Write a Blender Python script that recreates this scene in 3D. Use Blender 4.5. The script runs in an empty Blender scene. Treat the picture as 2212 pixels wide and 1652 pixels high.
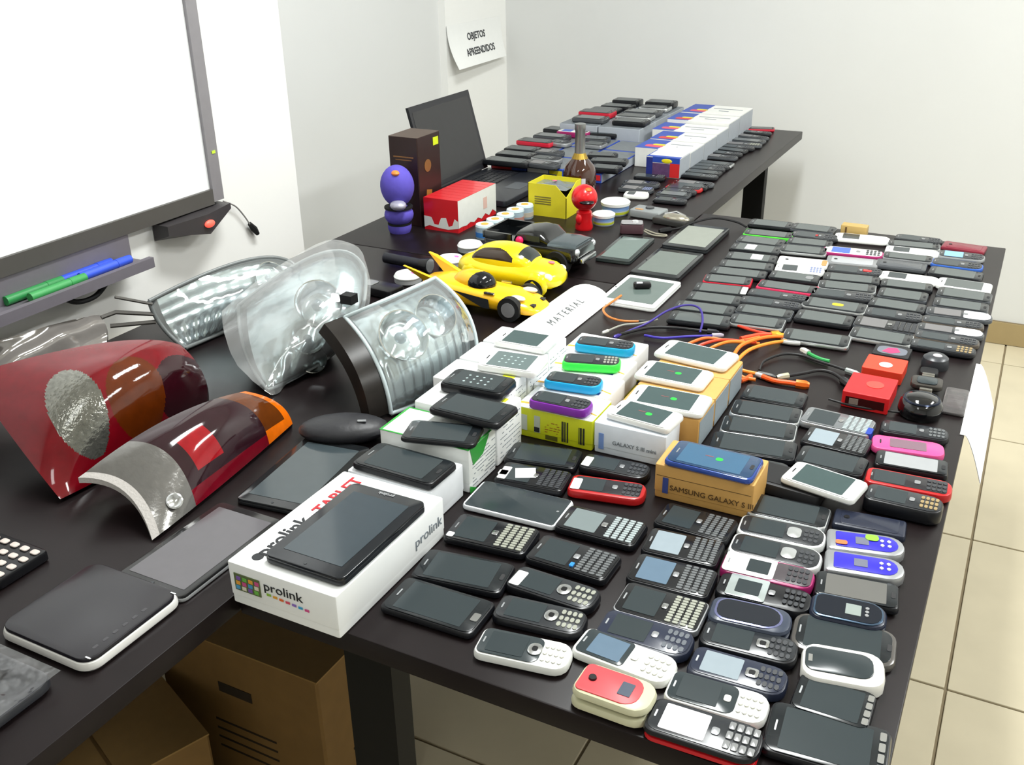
import bpy, bmesh, math, random
from mathutils import Vector, Matrix
random.seed(7)
C = bpy.context.scene.collection
S = bpy.context.scene

# ---------------------------------------------------------------- camera, world, light, exposure
cam_d = bpy.data.cameras.new('camera'); cam = bpy.data.objects.new('camera', cam_d); C.objects.link(cam)
cam_d.sensor_width = 36; cam_d.lens = 2146.2/2212*36; cam_d.clip_start = .02
f_, pit, roll, yaw = 2146.2, .4414556, -.0172556, -.4852528
fw = Vector((math.sin(yaw)*math.cos(pit), math.cos(yaw)*math.cos(pit), -math.sin(pit)))
rt = Vector((math.cos(yaw), -math.sin(yaw), 0)); up = rt.cross(fw)
r2 = rt*math.cos(roll)+up*math.sin(roll); u2 = -rt*math.sin(roll)+up*math.cos(roll)
cam.matrix_world = Matrix(((r2.x,u2.x,-fw.x,0),(r2.y,u2.y,-fw.y,0),(r2.z,u2.z,-fw.z,1.48),(0,0,0,1)))
S.camera = cam
w = bpy.data.worlds.new('world'); S.world = w; w.use_nodes = True
w.node_tree.nodes['Background'].inputs[0].default_value = (.9,.95,1,1)
w.node_tree.nodes['Background'].inputs[1].default_value = .3
def area(name, loc, sx, sy, power, col=(.97,1,.985)):
    d = bpy.data.lights.new(name,'AREA'); d.shape='RECTANGLE'; d.size=sx; d.size_y=sy; d.energy=power; d.color=col
    o = bpy.data.objects.new(name,d); o.location=loc; C.objects.link(o); return o
LAMPS = [(-.55,1.75,66),(1.15,2.75,52),(1.15,.75,34),(-.5,-.7,9)]
for i,(x,y,p) in enumerate(LAMPS): area('ceiling_panel_light', (x,y,2.755), .28, 1.1, p)
S.view_settings.view_transform='Standard'; S.view_settings.look='None'
S.view_settings.exposure=-0.24; S.view_settings.gamma=1; S.view_settings.use_curve_mapping=False

# ---------------------------------------------------------------- materials
def lin(c):
    c=c/255; return c/12.92 if c<=.04045 else ((c+.055)/1.055)**2.4
def rgb(h): return tuple(lin(int(h[i:i+2],16)) for i in (0,2,4))+(1,)
MC={}
def M(h, rough=.45, metal=0, spec=.5, noise=.06, trans=0, scale=60, bump=0, coat=0, emit=0, alpha=1, ior=1.45):
    k=(h,rough,metal,spec,noise,trans,scale,bump,coat,emit,alpha)
    if k in MC: return MC[k]
    m=bpy.data.materials.new('m_'+h); m.use_nodes=True; nt=m.node_tree; b=nt.nodes['Principled BSDF']
    b.inputs['Roughness'].default_value=rough; b.inputs['Metallic'].default_value=metal
    b.inputs['Specular IOR Level'].default_value=spec; b.inputs['Transmission Weight'].default_value=trans
    b.inputs['IOR'].default_value=ior; b.inputs['Coat Weight'].default_value=coat; b.inputs['Coat Roughness'].default_value=.06
    b.inputs['Alpha'].default_value=alpha
    tc=nt.nodes.new('ShaderNodeTexCoord'); n=nt.nodes.new('ShaderNodeTexNoise'); n.inputs['Scale'].default_value=scale
    n.inputs['Detail'].default_value=3; nt.links.new(tc.outputs['Object'],n.inputs['Vector'])
    r=nt.nodes.new('ShaderNodeMapRange'); r.inputs['To Min'].default_value=1-noise; r.inputs['To Max'].default_value=1+noise
    nt.links.new(n.outputs['Fac'],r.inputs['Value'])
    x=nt.nodes.new('ShaderNodeMix'); x.data_type='RGBA'; x.blend_type='MULTIPLY'; x.inputs[0].default_value=1
    x.inputs[6].default_value=rgb(h); nt.links.new(r.outputs['Result'],x.inputs[7]); nt.links.new(x.outputs[2],b.inputs['Base Color'])
    if emit:
        b.inputs['Emission Color'].default_value=rgb(h); b.inputs['Emission Strength'].default_value=emit
    if bump:
        q=nt.nodes.new('ShaderNodeBump'); q.inputs['Strength'].default_value=bump; q.inputs['Distance'].default_value=.002
        nt.links.new(n.outputs['Fac'],q.inputs['Height']); nt.links.new(q.outputs['Normal'],b.inputs['Normal'])
    MC[k]=m; return m
def GL(h, mixf=.12, rough=.03, bump=0, scale=40, milk=0):
    """thin clear plastic or glass: see-through with mirror-like sheen"""
    k=('gl',h,mixf,rough,bump,scale,milk)
    if k in MC: return MC[k]
    m=bpy.data.materials.new('clear_'+h); m.use_nodes=True; nt=m.node_tree; nt.nodes.clear()
    o=nt.nodes.new('ShaderNodeOutputMaterial'); t=nt.nodes.new('ShaderNodeBsdfTransparent'); g=nt.nodes.new('ShaderNodeBsdfGlossy')
    mx=nt.nodes.new('ShaderNodeMixShader'); fr=nt.nodes.new('ShaderNodeLayerWeight'); fr.inputs['Blend'].default_value=.25
    t.inputs['Color'].default_value=rgb(h); g.inputs['Roughness'].default_value=rough
    a=nt.nodes.new('ShaderNodeMath'); a.operation='ADD'; a.inputs[1].default_value=mixf; a.use_clamp=True
    nt.links.new(fr.outputs['Fresnel'],a.inputs[0]); nt.links.new(a.outputs[0],mx.inputs[0])
    d=nt.nodes.new('ShaderNodeBsdfDiffuse'); d.inputs['Color'].default_value=rgb(h); m2=nt.nodes.new('ShaderNodeMixShader'); m2.inputs[0].default_value=milk
    nt.links.new(t.outputs[0],m2.inputs[1]); nt.links.new(d.outputs[0],m2.inputs[2])
    nt.links.new(m2.outputs[0],mx.inputs[1]); nt.links.new(g.outputs[0],mx.inputs[2]); nt.links.new(mx.outputs[0],o.inputs[0])
    if bump:
        n=nt.nodes.new('ShaderNodeTexNoise'); n.inputs['Scale'].default_value=scale; tc=nt.nodes.new('ShaderNodeTexCoord')
        nt.links.new(tc.outputs['Object'],n.inputs['Vector']); q=nt.nodes.new('ShaderNodeBump'); q.inputs['Strength'].default_value=bump
        q.inputs['Distance'].default_value=.01; nt.links.new(n.outputs['Fac'],q.inputs['Height'])
        nt.links.new(q.outputs['Normal'],g.inputs['Normal']); nt.links.new(q.outputs['Normal'],fr.inputs['Normal'])
    MC[k]=m; return m

# ---------------------------------------------------------------- mesh helpers
class MB:
    def __init__(s): s.v=[]; s.f=[]
    def add(s,v,f):
        n=len(s.v); s.v+= [tuple(p) for p in v]; s.f+=[tuple(i+n for i in q) for q in f]; return s
    def box(s,x0,x1,y0,y1,z0,z1):
        return s.add([(x0,y0,z0),(x1,y0,z0),(x1,y1,z0),(x0,y1,z0),(x0,y0,z1),(x1,y0,z1),(x1,y1,z1),(x0,y1,z1)],
            [(3,2,1,0),(4,5,6,7),(0,1,5,4),(1,2,6,5),(2,3,7,6),(3,0,4,7)])
    def rings(s,rs,cap0=True,cap1=True,closed=True):
        n=len(rs[0]); v=[p for r in rs for p in r]; f=[]
        for k in range(len(rs)-1):
            for i in range(n if closed else n-1):
                j=(i+1)%n; f.append((k*n+i,k*n+j,(k+1)*n+j,(k+1)*n+i))
        if cap0: f.append(tuple(range(n-1,-1,-1)))
        if cap1: f.append(tuple(range((len(rs)-1)*n,len(rs)*n)))
        return s.add(v,f)
    def prism(s,L,W,r,z0,z1,bev=0,cx=0,cy=0,seg=4,rr=None):
        """rounded rectangle slab; rr = other radius for the +x end"""
        r2_=r if rr is None else rr
        def out(k,z):
            p=[]; a=L/2-k; b=W/2-k
            for (sx,sy,a0,rad) in ((1,1,0,r2_),(-1,1,90,r),(-1,-1,180,r),(1,-1,270,r2_)):
                q=min(max(rad-k,.0003),a*.98,b*.98)
                for i in range(seg+1):
                    t=math.radians(a0+90*i/seg); p.append((cx+sx*(a-q)+q*math.cos(t),cy+sy*(b-q)+q*math.sin(t),z))
            return p
        rs=[out(0,z0),out(0,z1)] if bev==0 else [out(bev,z0),out(0,z0+bev),out(0,z1-bev),out(bev*.35,z1-bev*.25),out(bev,z1)]
        return s.rings(rs)
    def cyl(s,r0,r1,z0,z1,n=16,cx=0,cy=0,ax='z'):
        def P(r,z,i):
            t=2*math.pi*i/n; a,b=r*math.cos(t),r*math.sin(t)
            return (cx+a,cy+b,z) if ax=='z' else ((z,cx+a,cy+b) if ax=='x' else (cx+b,z,cy+a))
        return s.rings([[P(r0,z0,i) for i in range(n)],[P(r1,z1,i) for i in range(n)]])
    def lathe(s,prof,n=20,cx=0,cy=0):
        return s.rings([[(cx+r*math.cos(2*math.pi*i/n),cy+r*math.sin(2*math.pi*i/n),z) for i in range(n)] for r,z in prof])
    def ell(s,c,r,n=16,m=10):
        rs=[]
        for k in range(m+1):
            t=math.pi*(k/m)-math.pi/2; t=max(min(t,1.565),-1.565)
            rs.append([(c[0]+r[0]*math.cos(t)*math.cos(2*math.pi*i/n),c[1]+r[1]*math.cos(t)*math.sin(2*math.pi*i/n),c[2]+r[2]*math.sin(t)) for i in range(n)])
        return s.rings(rs)
    def tube(s,pts,r,n=8):
        pts=[Vector(p) for p in pts]; rs=[]
        for k,p in enumerate(pts):
            d=(pts[min(k+1,len(pts)-1)]-pts[max(k-1,0)]).normalized()
            a=d.cross(Vector((0,0,1))); a=a.normalized() if a.length>1e-4 else Vector((1,0,0)); b=a.cross(d)
            rr=r[k] if isinstance(r,(list,tuple)) else r
            rs.append([tuple(p+a*rr*math.cos(2*math.pi*i/n)+b*rr*math.sin(2*math.pi*i/n)) for i in range(n)])
        return s.rings(rs)
    def mesh(s,smooth=0):
        me=bpy.data.meshes.new('mesh'); me.from_pydata(s.v,[],s.f); me.validate(); me.update()
        if smooth:
            me.shade_smooth()
            try: me.set_sharp_from_angle(angle=math.radians(smooth))
            except Exception: pass
        return me
    def build(s,name,mat,parent=None,smooth=40,label=None,kind=None):
        o=bpy.data.objects.new(name,s.mesh(smooth)); o.data.materials.append(mat); C.objects.link(o)
        if parent: o.parent=parent
        if label: o['label']=label
        if kind: o['kind']=kind
        return o
def thing(name,label,cat,loc=(0,0,0),rz=0,group=None):
    o=bpy.data.objects.new(name,None); o.empty_display_size=.02; C.objects.link(o); o.location=loc; o.rotation_euler=(0,0,rz)
    o['label']=label; o['category']=cat
    if group: o['group']=group
    return o
def tag(o,label,cat,group=None):
    o['label']=label; o['category']=cat
    if group: o['group']=group
    return o
def smoothpath(P,n=8):
    P=[Vector(p) for p in P]; out=[]
    for i in range(len(P)-1):
        a,b,c,d=P[max(i-1,0)],P[i],P[i+1],P[min(i+2,len(P)-1)]
        for k in range(n):
            t=k/n; out.append(.5*((2*b)+(c-a)*t+(2*a-5*b+4*c-d)*t*t+(3*b-a-3*c+d)*t**3))
    out.append(P[-1]); return out
def text(s,size,mat,parent,M4,name='lettering',thick=.0003,wide=1,bold=0,align='CENTER'):
    """flat lettering turned into a mesh; M4 places its plane (x right, y up, z out)"""
    cu=bpy.data.curves.new('txt','FONT'); cu.body=s; cu.size=size; cu.extrude=thick; cu.offset=bold; cu.align_x=align; cu.align_y='CENTER'; cu.resolution_u=3
    t=bpy.data.objects.new('txt',cu); C.objects.link(t); dg=bpy.context.evaluated_depsgraph_get()
    me=bpy.data.meshes.new_from_object(t.evaluated_get(dg)); bpy.data.objects.remove(t); bpy.data.curves.remove(cu)
    me.transform(Matrix.Diagonal((wide,1,1,1))); me.transform(M4); me.materials.clear(); me.materials.append(mat)
    o=bpy.data.objects.new(name,me); C.objects.link(o); o.parent=parent; return o
def frame(o,x,y):
    x=Vector(x).normalized(); z=x.cross(Vector(y)).normalized(); y=z.cross(x)
    return Matrix(((x.x,y.x,z.x,o[0]),(x.y,y.y,z.y,o[1]),(x.z,y.z,z.z,o[2]),(0,0,0,1)))
def flatrect(x0,x1,y0,y1,z,t=.0006): return MB().box(x0,x1,y0,y1,z,z+t)

BLK=M('131316',.28,spec=.35,coat=.1); BLKM=M('1b1b1e',.5); GLASS=M('30383b',.2,noise=.03,spec=.45); WHITE=M('e9eae6',.35); CHROME=M('d6d8da',.18,1)
SILV=M('a9abae',.32,.7); PAPER=M('f3f4f2',.8,noise=.02); RUB=M('101012',.7)
# ---------------------------------------------------------------- the room
TILE=M('cec3a8',.36,noise=.09,scale=9,spec=.4); GROUT=M('8a7c62',.8)
WALL=M('dedfde',.75,noise=.02,scale=4); WALLW=M('ecebe8',.7,noise=.015,scale=4)
fl=MB().box(-2.5,2.8,-2.2,4.2,-.06,-.005).build('floor',GROUT,kind='structure')
tm=MB().prism(.604,.604,.002,-.006,0,.0015,seg=1).mesh(0); tm.materials.append(TILE)
for i in range(-4,5):
    for j in range(-4,7):
        cx=.047+.305+.61*i; cy=1.83+.305+.61*j-0
        if cx<-2.4 or cx>2.7 or cy<-2.0 or cy>4.0: continue
        o=bpy.data.objects.new('tile',tm); C.objects.link(o); o.location=(cx,cy,0); o.parent=fl
def wall(name,a,m=WALL):
    o=MB().box(*a).build(name,m,smooth=0,kind='structure'); return o
wall('wall_back',(-2.3,2.8,3.86,3.98,0,2.8))
wall('wall_left',(-1.86,-1.56,-2.2,1.865,0,2.8),WALLW)
wall('wall_left_recess',(-2.3,-2.065,1.865,3.86,0,2.8))
wall('trim_1',(-2.065,-2.035,3.375,3.86,0,2.8),M('f6f6f3',.7,noise=.01))  # overexposed brightness put into the colour, whiter than the other walls
wall('wall_right',(2.6,2.8,-2.2,3.86,0,2.8)); wall('wall_front',(-1.56,2.6,-2.2,-2.0,0,2.8))
wall('ceiling',(-2.3,2.8,-2.2,3.98,2.8,2.9),M('f0f0ee',.8))
BT=M('a8946b',.4,noise=.1,scale=14)
bb=MB().box(-2.035,2.6,3.853,3.86,0,.087).build('baseboard_back',GROUT,smooth=0,kind='structure')
tb=MB().box(-.3025,.3025,-.006,0,.002,.085).mesh(0); tb.materials.append(BT)
for i in range(8):
    o=bpy.data.objects.new('tile',tb); C.objects.link(o); o.location=(-1.78+.61*i-.003,3.853,0); o.parent=bb
for i,(x,y,p) in enumerate(LAMPS):
    t=thing('ceiling_light',['long ceiling light panel above the toy cars','long ceiling light panel on the right, nearer the back wall','long ceiling light panel above the floor right of the phone desk','long ceiling light panel behind the camera'][i],'lamp',(x,y,2.8))
    MB().box(-.19,.19,-.6,-.56,-.04,0).box(-.19,.19,.56,.6,-.04,0).box(-.19,-.15,-.56,.56,-.04,0).box(.15,.19,-.56,.56,-.04,0).build('frame',WHITE,t,0)
    MB().box(-.15,.15,-.56,.56,-.02,-.01).build('diffuser',M('ffffff',.6,emit=.8),t,0)

# ---------------------------------------------------------------- desks
WOOD=M('1a1415',.33,noise=.25,scale=25,spec=.22); WOODE=M('1b1615',.45,noise=.2); LEG=M('090909',.55,spec=.2)
def desk(label,x0,x1,y0,y1,legs=None):
    t=thing('desk',label,'table',((x0+x1)/2,(y0+y1)/2,0)); a=(x1-x0)/2; b=(y1-y0)/2
    MB().prism(2*a,2*b,.003,.722,.75,.0015,seg=2).build('tabletop',WOOD,t)
    MB().box(-a+.06,a-.06,-b+.06,-b+.08,.69,.722).box(-a+.06,a-.06,b-.08,b-.06,.69,.722).build('apron',WOODE,t,0)
    for lx,ly in (legs or [(sx*(a-.04),sy*(b-.04)) for sx in (-1,1) for sy in (-1,1)]):
        MB().box(lx-.033,lx+.033,ly-.018,ly+.018,0,.722).build('leg',LEG,t,0)
    return t
desk('dark brown desk nearest on the right, covered with rows of phones',-.744,-.012,.700,2.521,[(sx*.20,sy*.87) for sx in (-1,1) for sy in (-1,1)])
desk('dark desk along the left wall, under the car lamps',-1.51,-.747,.12,1.905)
desk('dark desk at the far end by the back wall, holding boxes and stacked phones',-1.51,-.747,1.908,3.70,[(sx*.345,sy*.41) for sx in (-1,1) for sy in (-1,1)])

# whiteboard with pen tray and sensor bar on the left wall
t=thing('whiteboard','large grey-framed whiteboard on the left wall','whiteboard',(-1.56,0,0))
FR=M('8f8c90',.4,.3); FRD=M('55524f',.45,.2)
MB().box(.002,.016,-.9,1.56,.955,2.3).build('board',M('f4f5f6',.35,noise=.01),t,0)
MB().box(0,.024,1.56,1.59,.93,2.3).build('side_frame',FR,t,0); MB().box(0,.024,-.9,1.56,.925,.957).build('bottom_frame',FRD,t,0)
MB().box(.002,.024,-.9,1.59,2.3,2.33).build('top_frame',FR,t,0)
MB().box(.0245,.0255,1.572,1.582,1.03,1.036).build('sticker',M('c8f040',.6),t,0,label='tiny yellow-green sticker')
TR=thing('pen_tray','grey tray below the whiteboard holding green and blue markers','tray',(-1.56,0,0))
MB().box(.002,.075,-.4,1.32,.865,.875).box(.068,.08,-.4,1.32,.865,.885).box(.002,.02,-.4,1.32,.875,.925).build('shelf',M('77727a',.4,.2),TR)
MB().tube(smoothpath([(0.045, 1.11, 0.866), (0.045, 1.119, 0.866), (0.045, 1.155, 0.843), (0.045, 1.197, 0.84), (0.045, 1.231, 0.858), (0.045, 1.242, 0.866)]),.005).build('cable_loop',RUB,TR)
for k,(y0,dy,h) in enumerate(((1.03,.10,'2f8a4a'),(1.10,.02,'3f9a55'),(1.145,.10,'2f4fc8'),(1.16,.085,'3a5ad8'))):
    y=y0; x=-1.535+.018*(k%2); zz=.875+.009
    if k==1: y,x=1.06,-1.51
    if k==3: y=1.175
    mk=thing('marker',['green marker at the left end of the pen tray','green marker lying in front of the other green one','blue marker in the pen tray','blue marker lying in front of the other blue one'][k],'marker',(x,y,zz))
    MB().cyl(.0085,.0085,0,.085,12,ax='y').build('barrel',M(h,.4),mk); MB().cyl(.0092,.0085,.085,.12,12,ax='y').build('cap',M(h,.3),mk)
sb=thing('sensor_pod','dark pod with a red light under the whiteboard corner','sensor',(-1.56,1.5,.9))
MB().rings([[(.003,-.1,.02),(.045,-.1,.02),(.045,-.1,.0),(.003,-.1,-.015)],[(.003,0,.022),(.06,0,.022),(.06,0,-.02),(.003,0,-.03)],[(.003,.09,.022),(.04,.09,.022),(.04,.09,.01),(.003,.09,.005)]]).build('housing',M('3a3739',.4),sb,0)
MB().ell((.061,.0,.002),(.006,.014,.008)).build('red_light',M('ff5a4a',.4,emit=1.2),sb)
cp=thing('hanging_plug','thin grey cable with a black plug hanging from the whiteboard corner','cable',(-1.55,1.6,.92))
MB().tube(smoothpath([(0,0,0),(.0,.035,-.02),(0,.06,-.05),(0,.075,-.075)]),.0018,6).build('cable',M('8d8a88',.6),cp)
MB().tube([(0,.073,-.07),(0,.085,-.085),(0,.095,-.1)],[.005,.008,.005],8).build('plug',RUB,cp)

# paper sign on the pillar
sg=thing('paper_sign','white paper sign with two lines of print on the pillar by the corner','sign',(-2.035,3.6,1.0))
def sheet(u,v): # u along wall 0..1, v up 0..1
    return (.004+.05*(1-v)**2*(1-.5*u),-.225+.43*u,-.055+.155*v-.0*u)
m=MB(); N=8
pts=[[sheet(i/N,j/N) for i in range(N+1)] for j in range(N+1)]
m.rings(pts+[[(p[0]-.0008,p[1],p[2]) for p in r] for r in pts[::-1]],False,False,False); m.build('sheet',PAPER,sg)
tx=M('5a5c60',.8)
def curve_text(s,size,v,u,bold=0):
    o=text(s,size,tx,sg,Matrix.Identity(4),bold=bold)
    for q in o.data.vertices:
        uu=u+q.co.x/.43; vv=v+q.co.y/.155; p=sheet(uu,vv); q.co=(p[0]+.0015,p[1],p[2])
curve_text('OBJETOS',.036,.66,.5,.0008); curve_text('APREENDIDOS',.036,.30,.53,.0008)
# sheet hanging off the right table edge
hs=thing('hanging_sheet','white paper sheet hanging over the right desk edge','paper',(-.012,1.64,.75))
m=MB(); P=[]
for j in range(9):
    v=j/8; P.append([(.001+.034*v,-.145+.29*i/8,.0012-.078*v**1.3) for i in range(9)])
m.rings(P,False,False,False).rings([[(p[0]+.0008,p[1],p[2]) for p in r] for r in P[::-1]],False,False,False); m.build('sheet',M('eef0f8',.8,noise=.02),hs)
MB().box(-.006,.0015,-.145,.145,.0002,.001).build('taped_fold',PAPER,hs,0)

# cardboard boxes under the left desk
CB=M('7d5f33',.75,noise=.12,scale=30); CBT=M('8f7040',.75,noise=.1)
def carton(label,x0,x1,y0,y1,h,marks,rz=0):
    t=thing('cardboard_box',label,'box',((x0+x1)/2,(y0+y1)/2,0),rz); a=(x1-x0)/2; b=(y1-y0)/2
    MB().prism(2*a,2*b,.004,0,h-.003,seg=1).build('walls',CB,t,0)
    MB().box(-a,a,-b,-.003,h-.003,h).build('flap',CBT,t,0); MB().box(-a,a,.003,b,h-.003,h).build('flap',CBT,t,0)
    if marks:
        dk=M('2a1f12',.8)
        MB().box(-.04,.03,-b-.001,-b,h-.10,h-.08).build('hand_hole',dk,t,0)
        for k in range(4): MB().box(-.06,.07,-b-.0006,-b,h-.17-.02*k,h-.166-.02*k).build('printed_line',dk,t,0)
        MB().box(a,a+.001,-.05,.03,h-.2,h-.196).build('printed_line',dk,t,0)
    return t
carton('tall cardboard carton with hand hole under the left desk, beside the black leg',-1.165,-.822,.9,1.14,.42,True)
carton('lower cardboard carton on the floor at the left of the tall one',-1.352,-1.012,.602,.882,.33,False,-.37)
# ---------------------------------------------------------------- retail boxes carrying phones
def box_thing(label,x0,x1,y0,y1,h,mat,name='phone_box',z=.75,rz=0,group=None,top=None,bev=.0015):
    t=thing(name,label,'box',((x0+x1)/2,(y0+y1)/2,z),rz,group); a=x1-x0; b=y1-y0
    MB().prism(a,b,.003,0,h*.62,bev,seg=2).build('base_tray',mat,t); MB().prism(a+.0012,b+.0012,.003,h*.2,h,bev,seg=2).build('lid',top or mat,t)
    t['ab']=(a,b); return t
def fronttext(t,s,size,mat,dx,z,wide=1,bold=0,side='front'):
    a,b=t['ab']
    if side=='front': F=frame((dx,-b/2-.0012,z),(1,0,0),(0,0,1))
    elif side=='right': F=frame((a/2+.0012,dx,z),(0,1,0),(0,0,1))
    else: F=frame((dx,z[1],z[0]),(1,0,0),(0,1,0))
    return text(s,size,mat,t,F,wide=wide,bold=bold)
BW=M('eceeee',.35,noise=.015); INK=M('24262a',.6); INKG=M('7d858c',.6)
tb_=box_thing('large white tablet box at the front-left corner of the phone desk',-.739,-.585,.688,.915,.058,BW,name='tablet_box')
# picture, word and coloured marks on the front end
MB().prism(.038,.0012,.0004,.022,.045,cx=-.05,cy=-.1146).build('printed_picture',M('59663f',.5),tb_)
pm=[M(h,.5) for h in ('4f9ac8','c8508a','e0a040','6ab04a','7a58a8','d8d0c0')]
for i in range(12): MB().box(-.067+.009*(i%4)+.001*(i//4),-.061+.009*(i%4)+.001*(i//4),-.1157,-.1151,.024+.0065*(i//4),.029+.0065*(i//4)).build('picture_patch',pm[(i*5)%6],tb_,0)
fronttext(tb_,'prolink',.017,INK,.002,.040,wide=1.15)
for i,h in enumerate(('8ab83a','e0a030','e06a30','d84a60','8a6ac0','3aa0d0','d04a8a')): MB().box(-.022+.009*i,-.016+.009*i,-.1151,-.1146,.028-.0006*i,.031-.0006*i).build('coloured_mark',M(h,.5),tb_,0)
fronttext(tb_,'prolink',.02,INKG,.075,.03,wide=1.1,side='right')
# print on the lid top along the left side
text('prolink',.03,INK,tb_,frame((-.049,-.045,.0586),(0,1,0),(-1,0,0)),bold=.0004); text('TABLET',.026,M('b8202c',.5),tb_,frame((-.046,.06,.0586),(0,1,0),(-1,0,0)),bold=.0004)
MB().lathe([(.004,.0582),(.007,.0582),(.007,.0586),(.004,.0586)],16,-.05,-.092).build('printed_ring',INK,tb_)
box_thing('low white box with dark sides holding a black phone, right behind the tablet box',-.745,-.612,.93,1.012,.05,M('dfe2e6',.35))
gb=box_thing('white box with green rim and green stripe holding a black phone',-.752,-.607,1.02,1.097,.068,BW,top=M('e6e9e6',.35))
GM=M('2f9a38',.45)
MB().box(-.073,.073,-.0392,-.0365,.068,.0686).box(-.073,.073,.0365,.0392,.068,.0686).box(-.073,-.070,-.0365,.0365,.068,.0686).box(.070,.073,-.0365,.0365,.068,.0686).build('green_rim',GM,gb,0)
MB().add([(.0736,-.036,.068),(.0736,.02,.068),(.0736,.0,.045),(.0736,-.028,.040)],[(0,1,2,3)]).add([(.0736,-.039,.012),(.0736,-.02,.0),(.0736,-.039,.0)],[(0,1,2)]).build('green_stripe',GM,gb,0)
def specks(t,side,n,x0,x1,z0,z1,mat,seed):
    """small lines of printed type on a box side"""
    rnd=random.Random(seed); a,b=t['ab']; m=MB()
    for i in range(n):
        z=z0+(z1-z0)*i/n; u=x0
        while u<x1:
            l=rnd.uniform(.002,.006)
            if rnd.random()<.75:
                if side=='right': m.box(a/2+.0006,a/2+.001,u,u+l,z,z+.0012)
                else: m.box(u,u+l,-b/2-.001,-b/2-.0006,z,z+.0012)
            u+=l+.0015
    return m.build('small_print',mat,t,0,kind='stuff')
specks(gb,'right',9,-.03,.034,.008,.058,INKG,3)
rows=[('white box under the large black phone, behind the green-rimmed box',-.745,-.607,1.102,1.180,.078),
('white box with yellow corner print under a black phone',-.765,-.640,1.186,1.262,.078),
('white box with red edge print under the nearer white phone',-.765,-.640,1.268,1.342,.078),
('white box under the farther white phone, touching the paper card',-.765,-.642,1.348,1.418,.078)]
for i,r in enumerate(rows):
    b=box_thing(r[0],*r[1:],BW); specks(b,'right',8,-.03,.03,.01,.07,INKG,10+i)
    if i in(0,1): MB().prism(.02,.012,.001,.078,.0786,cx=.045,cy=.02-.01*i).build('yellow_mark',M('d6de2c',.5),b)
    if i==2: MB().box(-.02,.05,-.0386,-.0376,.068,.076).build('red_print',M('d8483a',.5),b,0)
YM=M('c9cf1c',.45); 
for i in range(4):
    y0=1.203+.0775*i; dx=-.0085*i
    b=box_thing(['yellow and white phone box at the front of its row, under the purple phone','yellow and white phone box under the nearer blue phone','yellow and white phone box under the bright green phone','yellow and white phone box at the back of its row, under the farther blue phone'][i],-.628+dx,-.502+dx,y0,y0+.0755,.05,YM,top=YM if i==0 else BW)
    MB().prism(.1262,.0757,.003,.0475,.0506,.0008,seg=2).build('white_top',BW,b)
    om=M('e0a63a',.5)
    MB().add([(-.062,-.028,.0508),(-.02,-.02,.0508),(-.02,-.017,.0508),(-.062,-.021,.0508)],[(0,1,2,3)]).add([(.04,-.012,.0508),(.062,-.02,.0508),(.062,-.016,.0508),(.04,-.009,.0508)],[(0,1,2,3)]).build('orange_swoosh',om,b,0)
    MB().box(.03,.046,-.03,-.02,.0506,.0509).build('printed_phone',M(['8a5a4a','2b4a90','3a4a90','6a4038'][i],.5),b,0)
    MB().add([(-.02,-.03,.0508),(.0,-.026,.0508),(.0,-.024,.0508),(-.02,-.027,.0508)],[(0,1,2,3)]).build('green_line',M('3f8a50',.5),b,0)
    if i==0:
        a2=-.0382
        MB().box(-.054,-.044,a2-.0006,a2,.012,.038).build('printed_phone',M('c6ccc0',.5),b,0); MB().box(-.032,-.022,a2-.0006,a2,.012,.04).build('printed_phone',M('b8c0b0',.5),b,0); MB().box(-.032,-.023,a2-.001,a2-.0006,.013,.021).build('printed_keypad',INK,b,0)
        specks(b,'front',5,-.014,.008,.016,.036,M('a06a20',.6),5); MB().box(-.013,.007,a2-.0006,a2,.004,.011).build('printed_panel',M('5c5c14',.6),b,0)
        m=MB()
        for k,wd in enumerate((2,1,1.4,.8,2.2)): m.box(.014+.0022*k,.014+.0022*k+.0009*wd,a2-.0006,a2,.006,.04)
        for k,wd in enumerate((1.2,2,.8,2,1)): m.box(.042+.0022*k,.042+.0022*k+.0009*wd,a2-.0006,a2,.008,.036)
        m.build('barcode',INK,b,0)
    else:
        MB().box(-.06,.06,-.0386,-.038,.004,.045).build('white_front',BW,b,0)
wb=box_thing('white and pale blue phone box under the white phone nearest the yellow box end',-.499,-.388,1.205,1.267,.05,M('e3ebf4',.4))
MB().prism(.008,.0008,.0003,.008,.034,cx=-.044,cy=-.0320).build('blue_mark',M('7f9fdc',.5),wb); fronttext(wb,'GALAXY S III mini',.009,INKG,.008,.022)
BB=M('c89a55',.6,noise=.06,scale=90); BLU=M('3a4a8c',.6); BI=M('5a4020',.7)
for i in range(3):
    y0=1.274+.0795*i
    b=box_thing(['tan phone box at the front of its row, beside the dark glass phones','tan phone box in the middle of its row, under a white phone','tan phone box at the back of its row, beside the orange cables'][i],-.488,-.362,y0,y0+.078,.05,BB)
    MB().box(.0635,.0641,-.036,.036,.003,.046).build('grey_side_label',M('98a4ac',.6,noise=.1,scale=200),b,0); specks(b,'right',5,-.03,.03,.008,.04,BI,30+i)
fb=box_thing('tan phone box standing alone at the front, under the blue phone',-.375,-.240,1.125,1.199,.052,BB)
MB().prism(.008,.0008,.0003,.010,.034,cx=-.052,cy=-.0382).build('blue_mark',BLU,fb); fronttext(fb,'SAMSUNG GALAXY S III',.011,BI,.012,.02)
MB().box(-.065,.065,-.0379,-.0376,.0355,.0362).build('fold_line',BI,fb,0)

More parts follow.
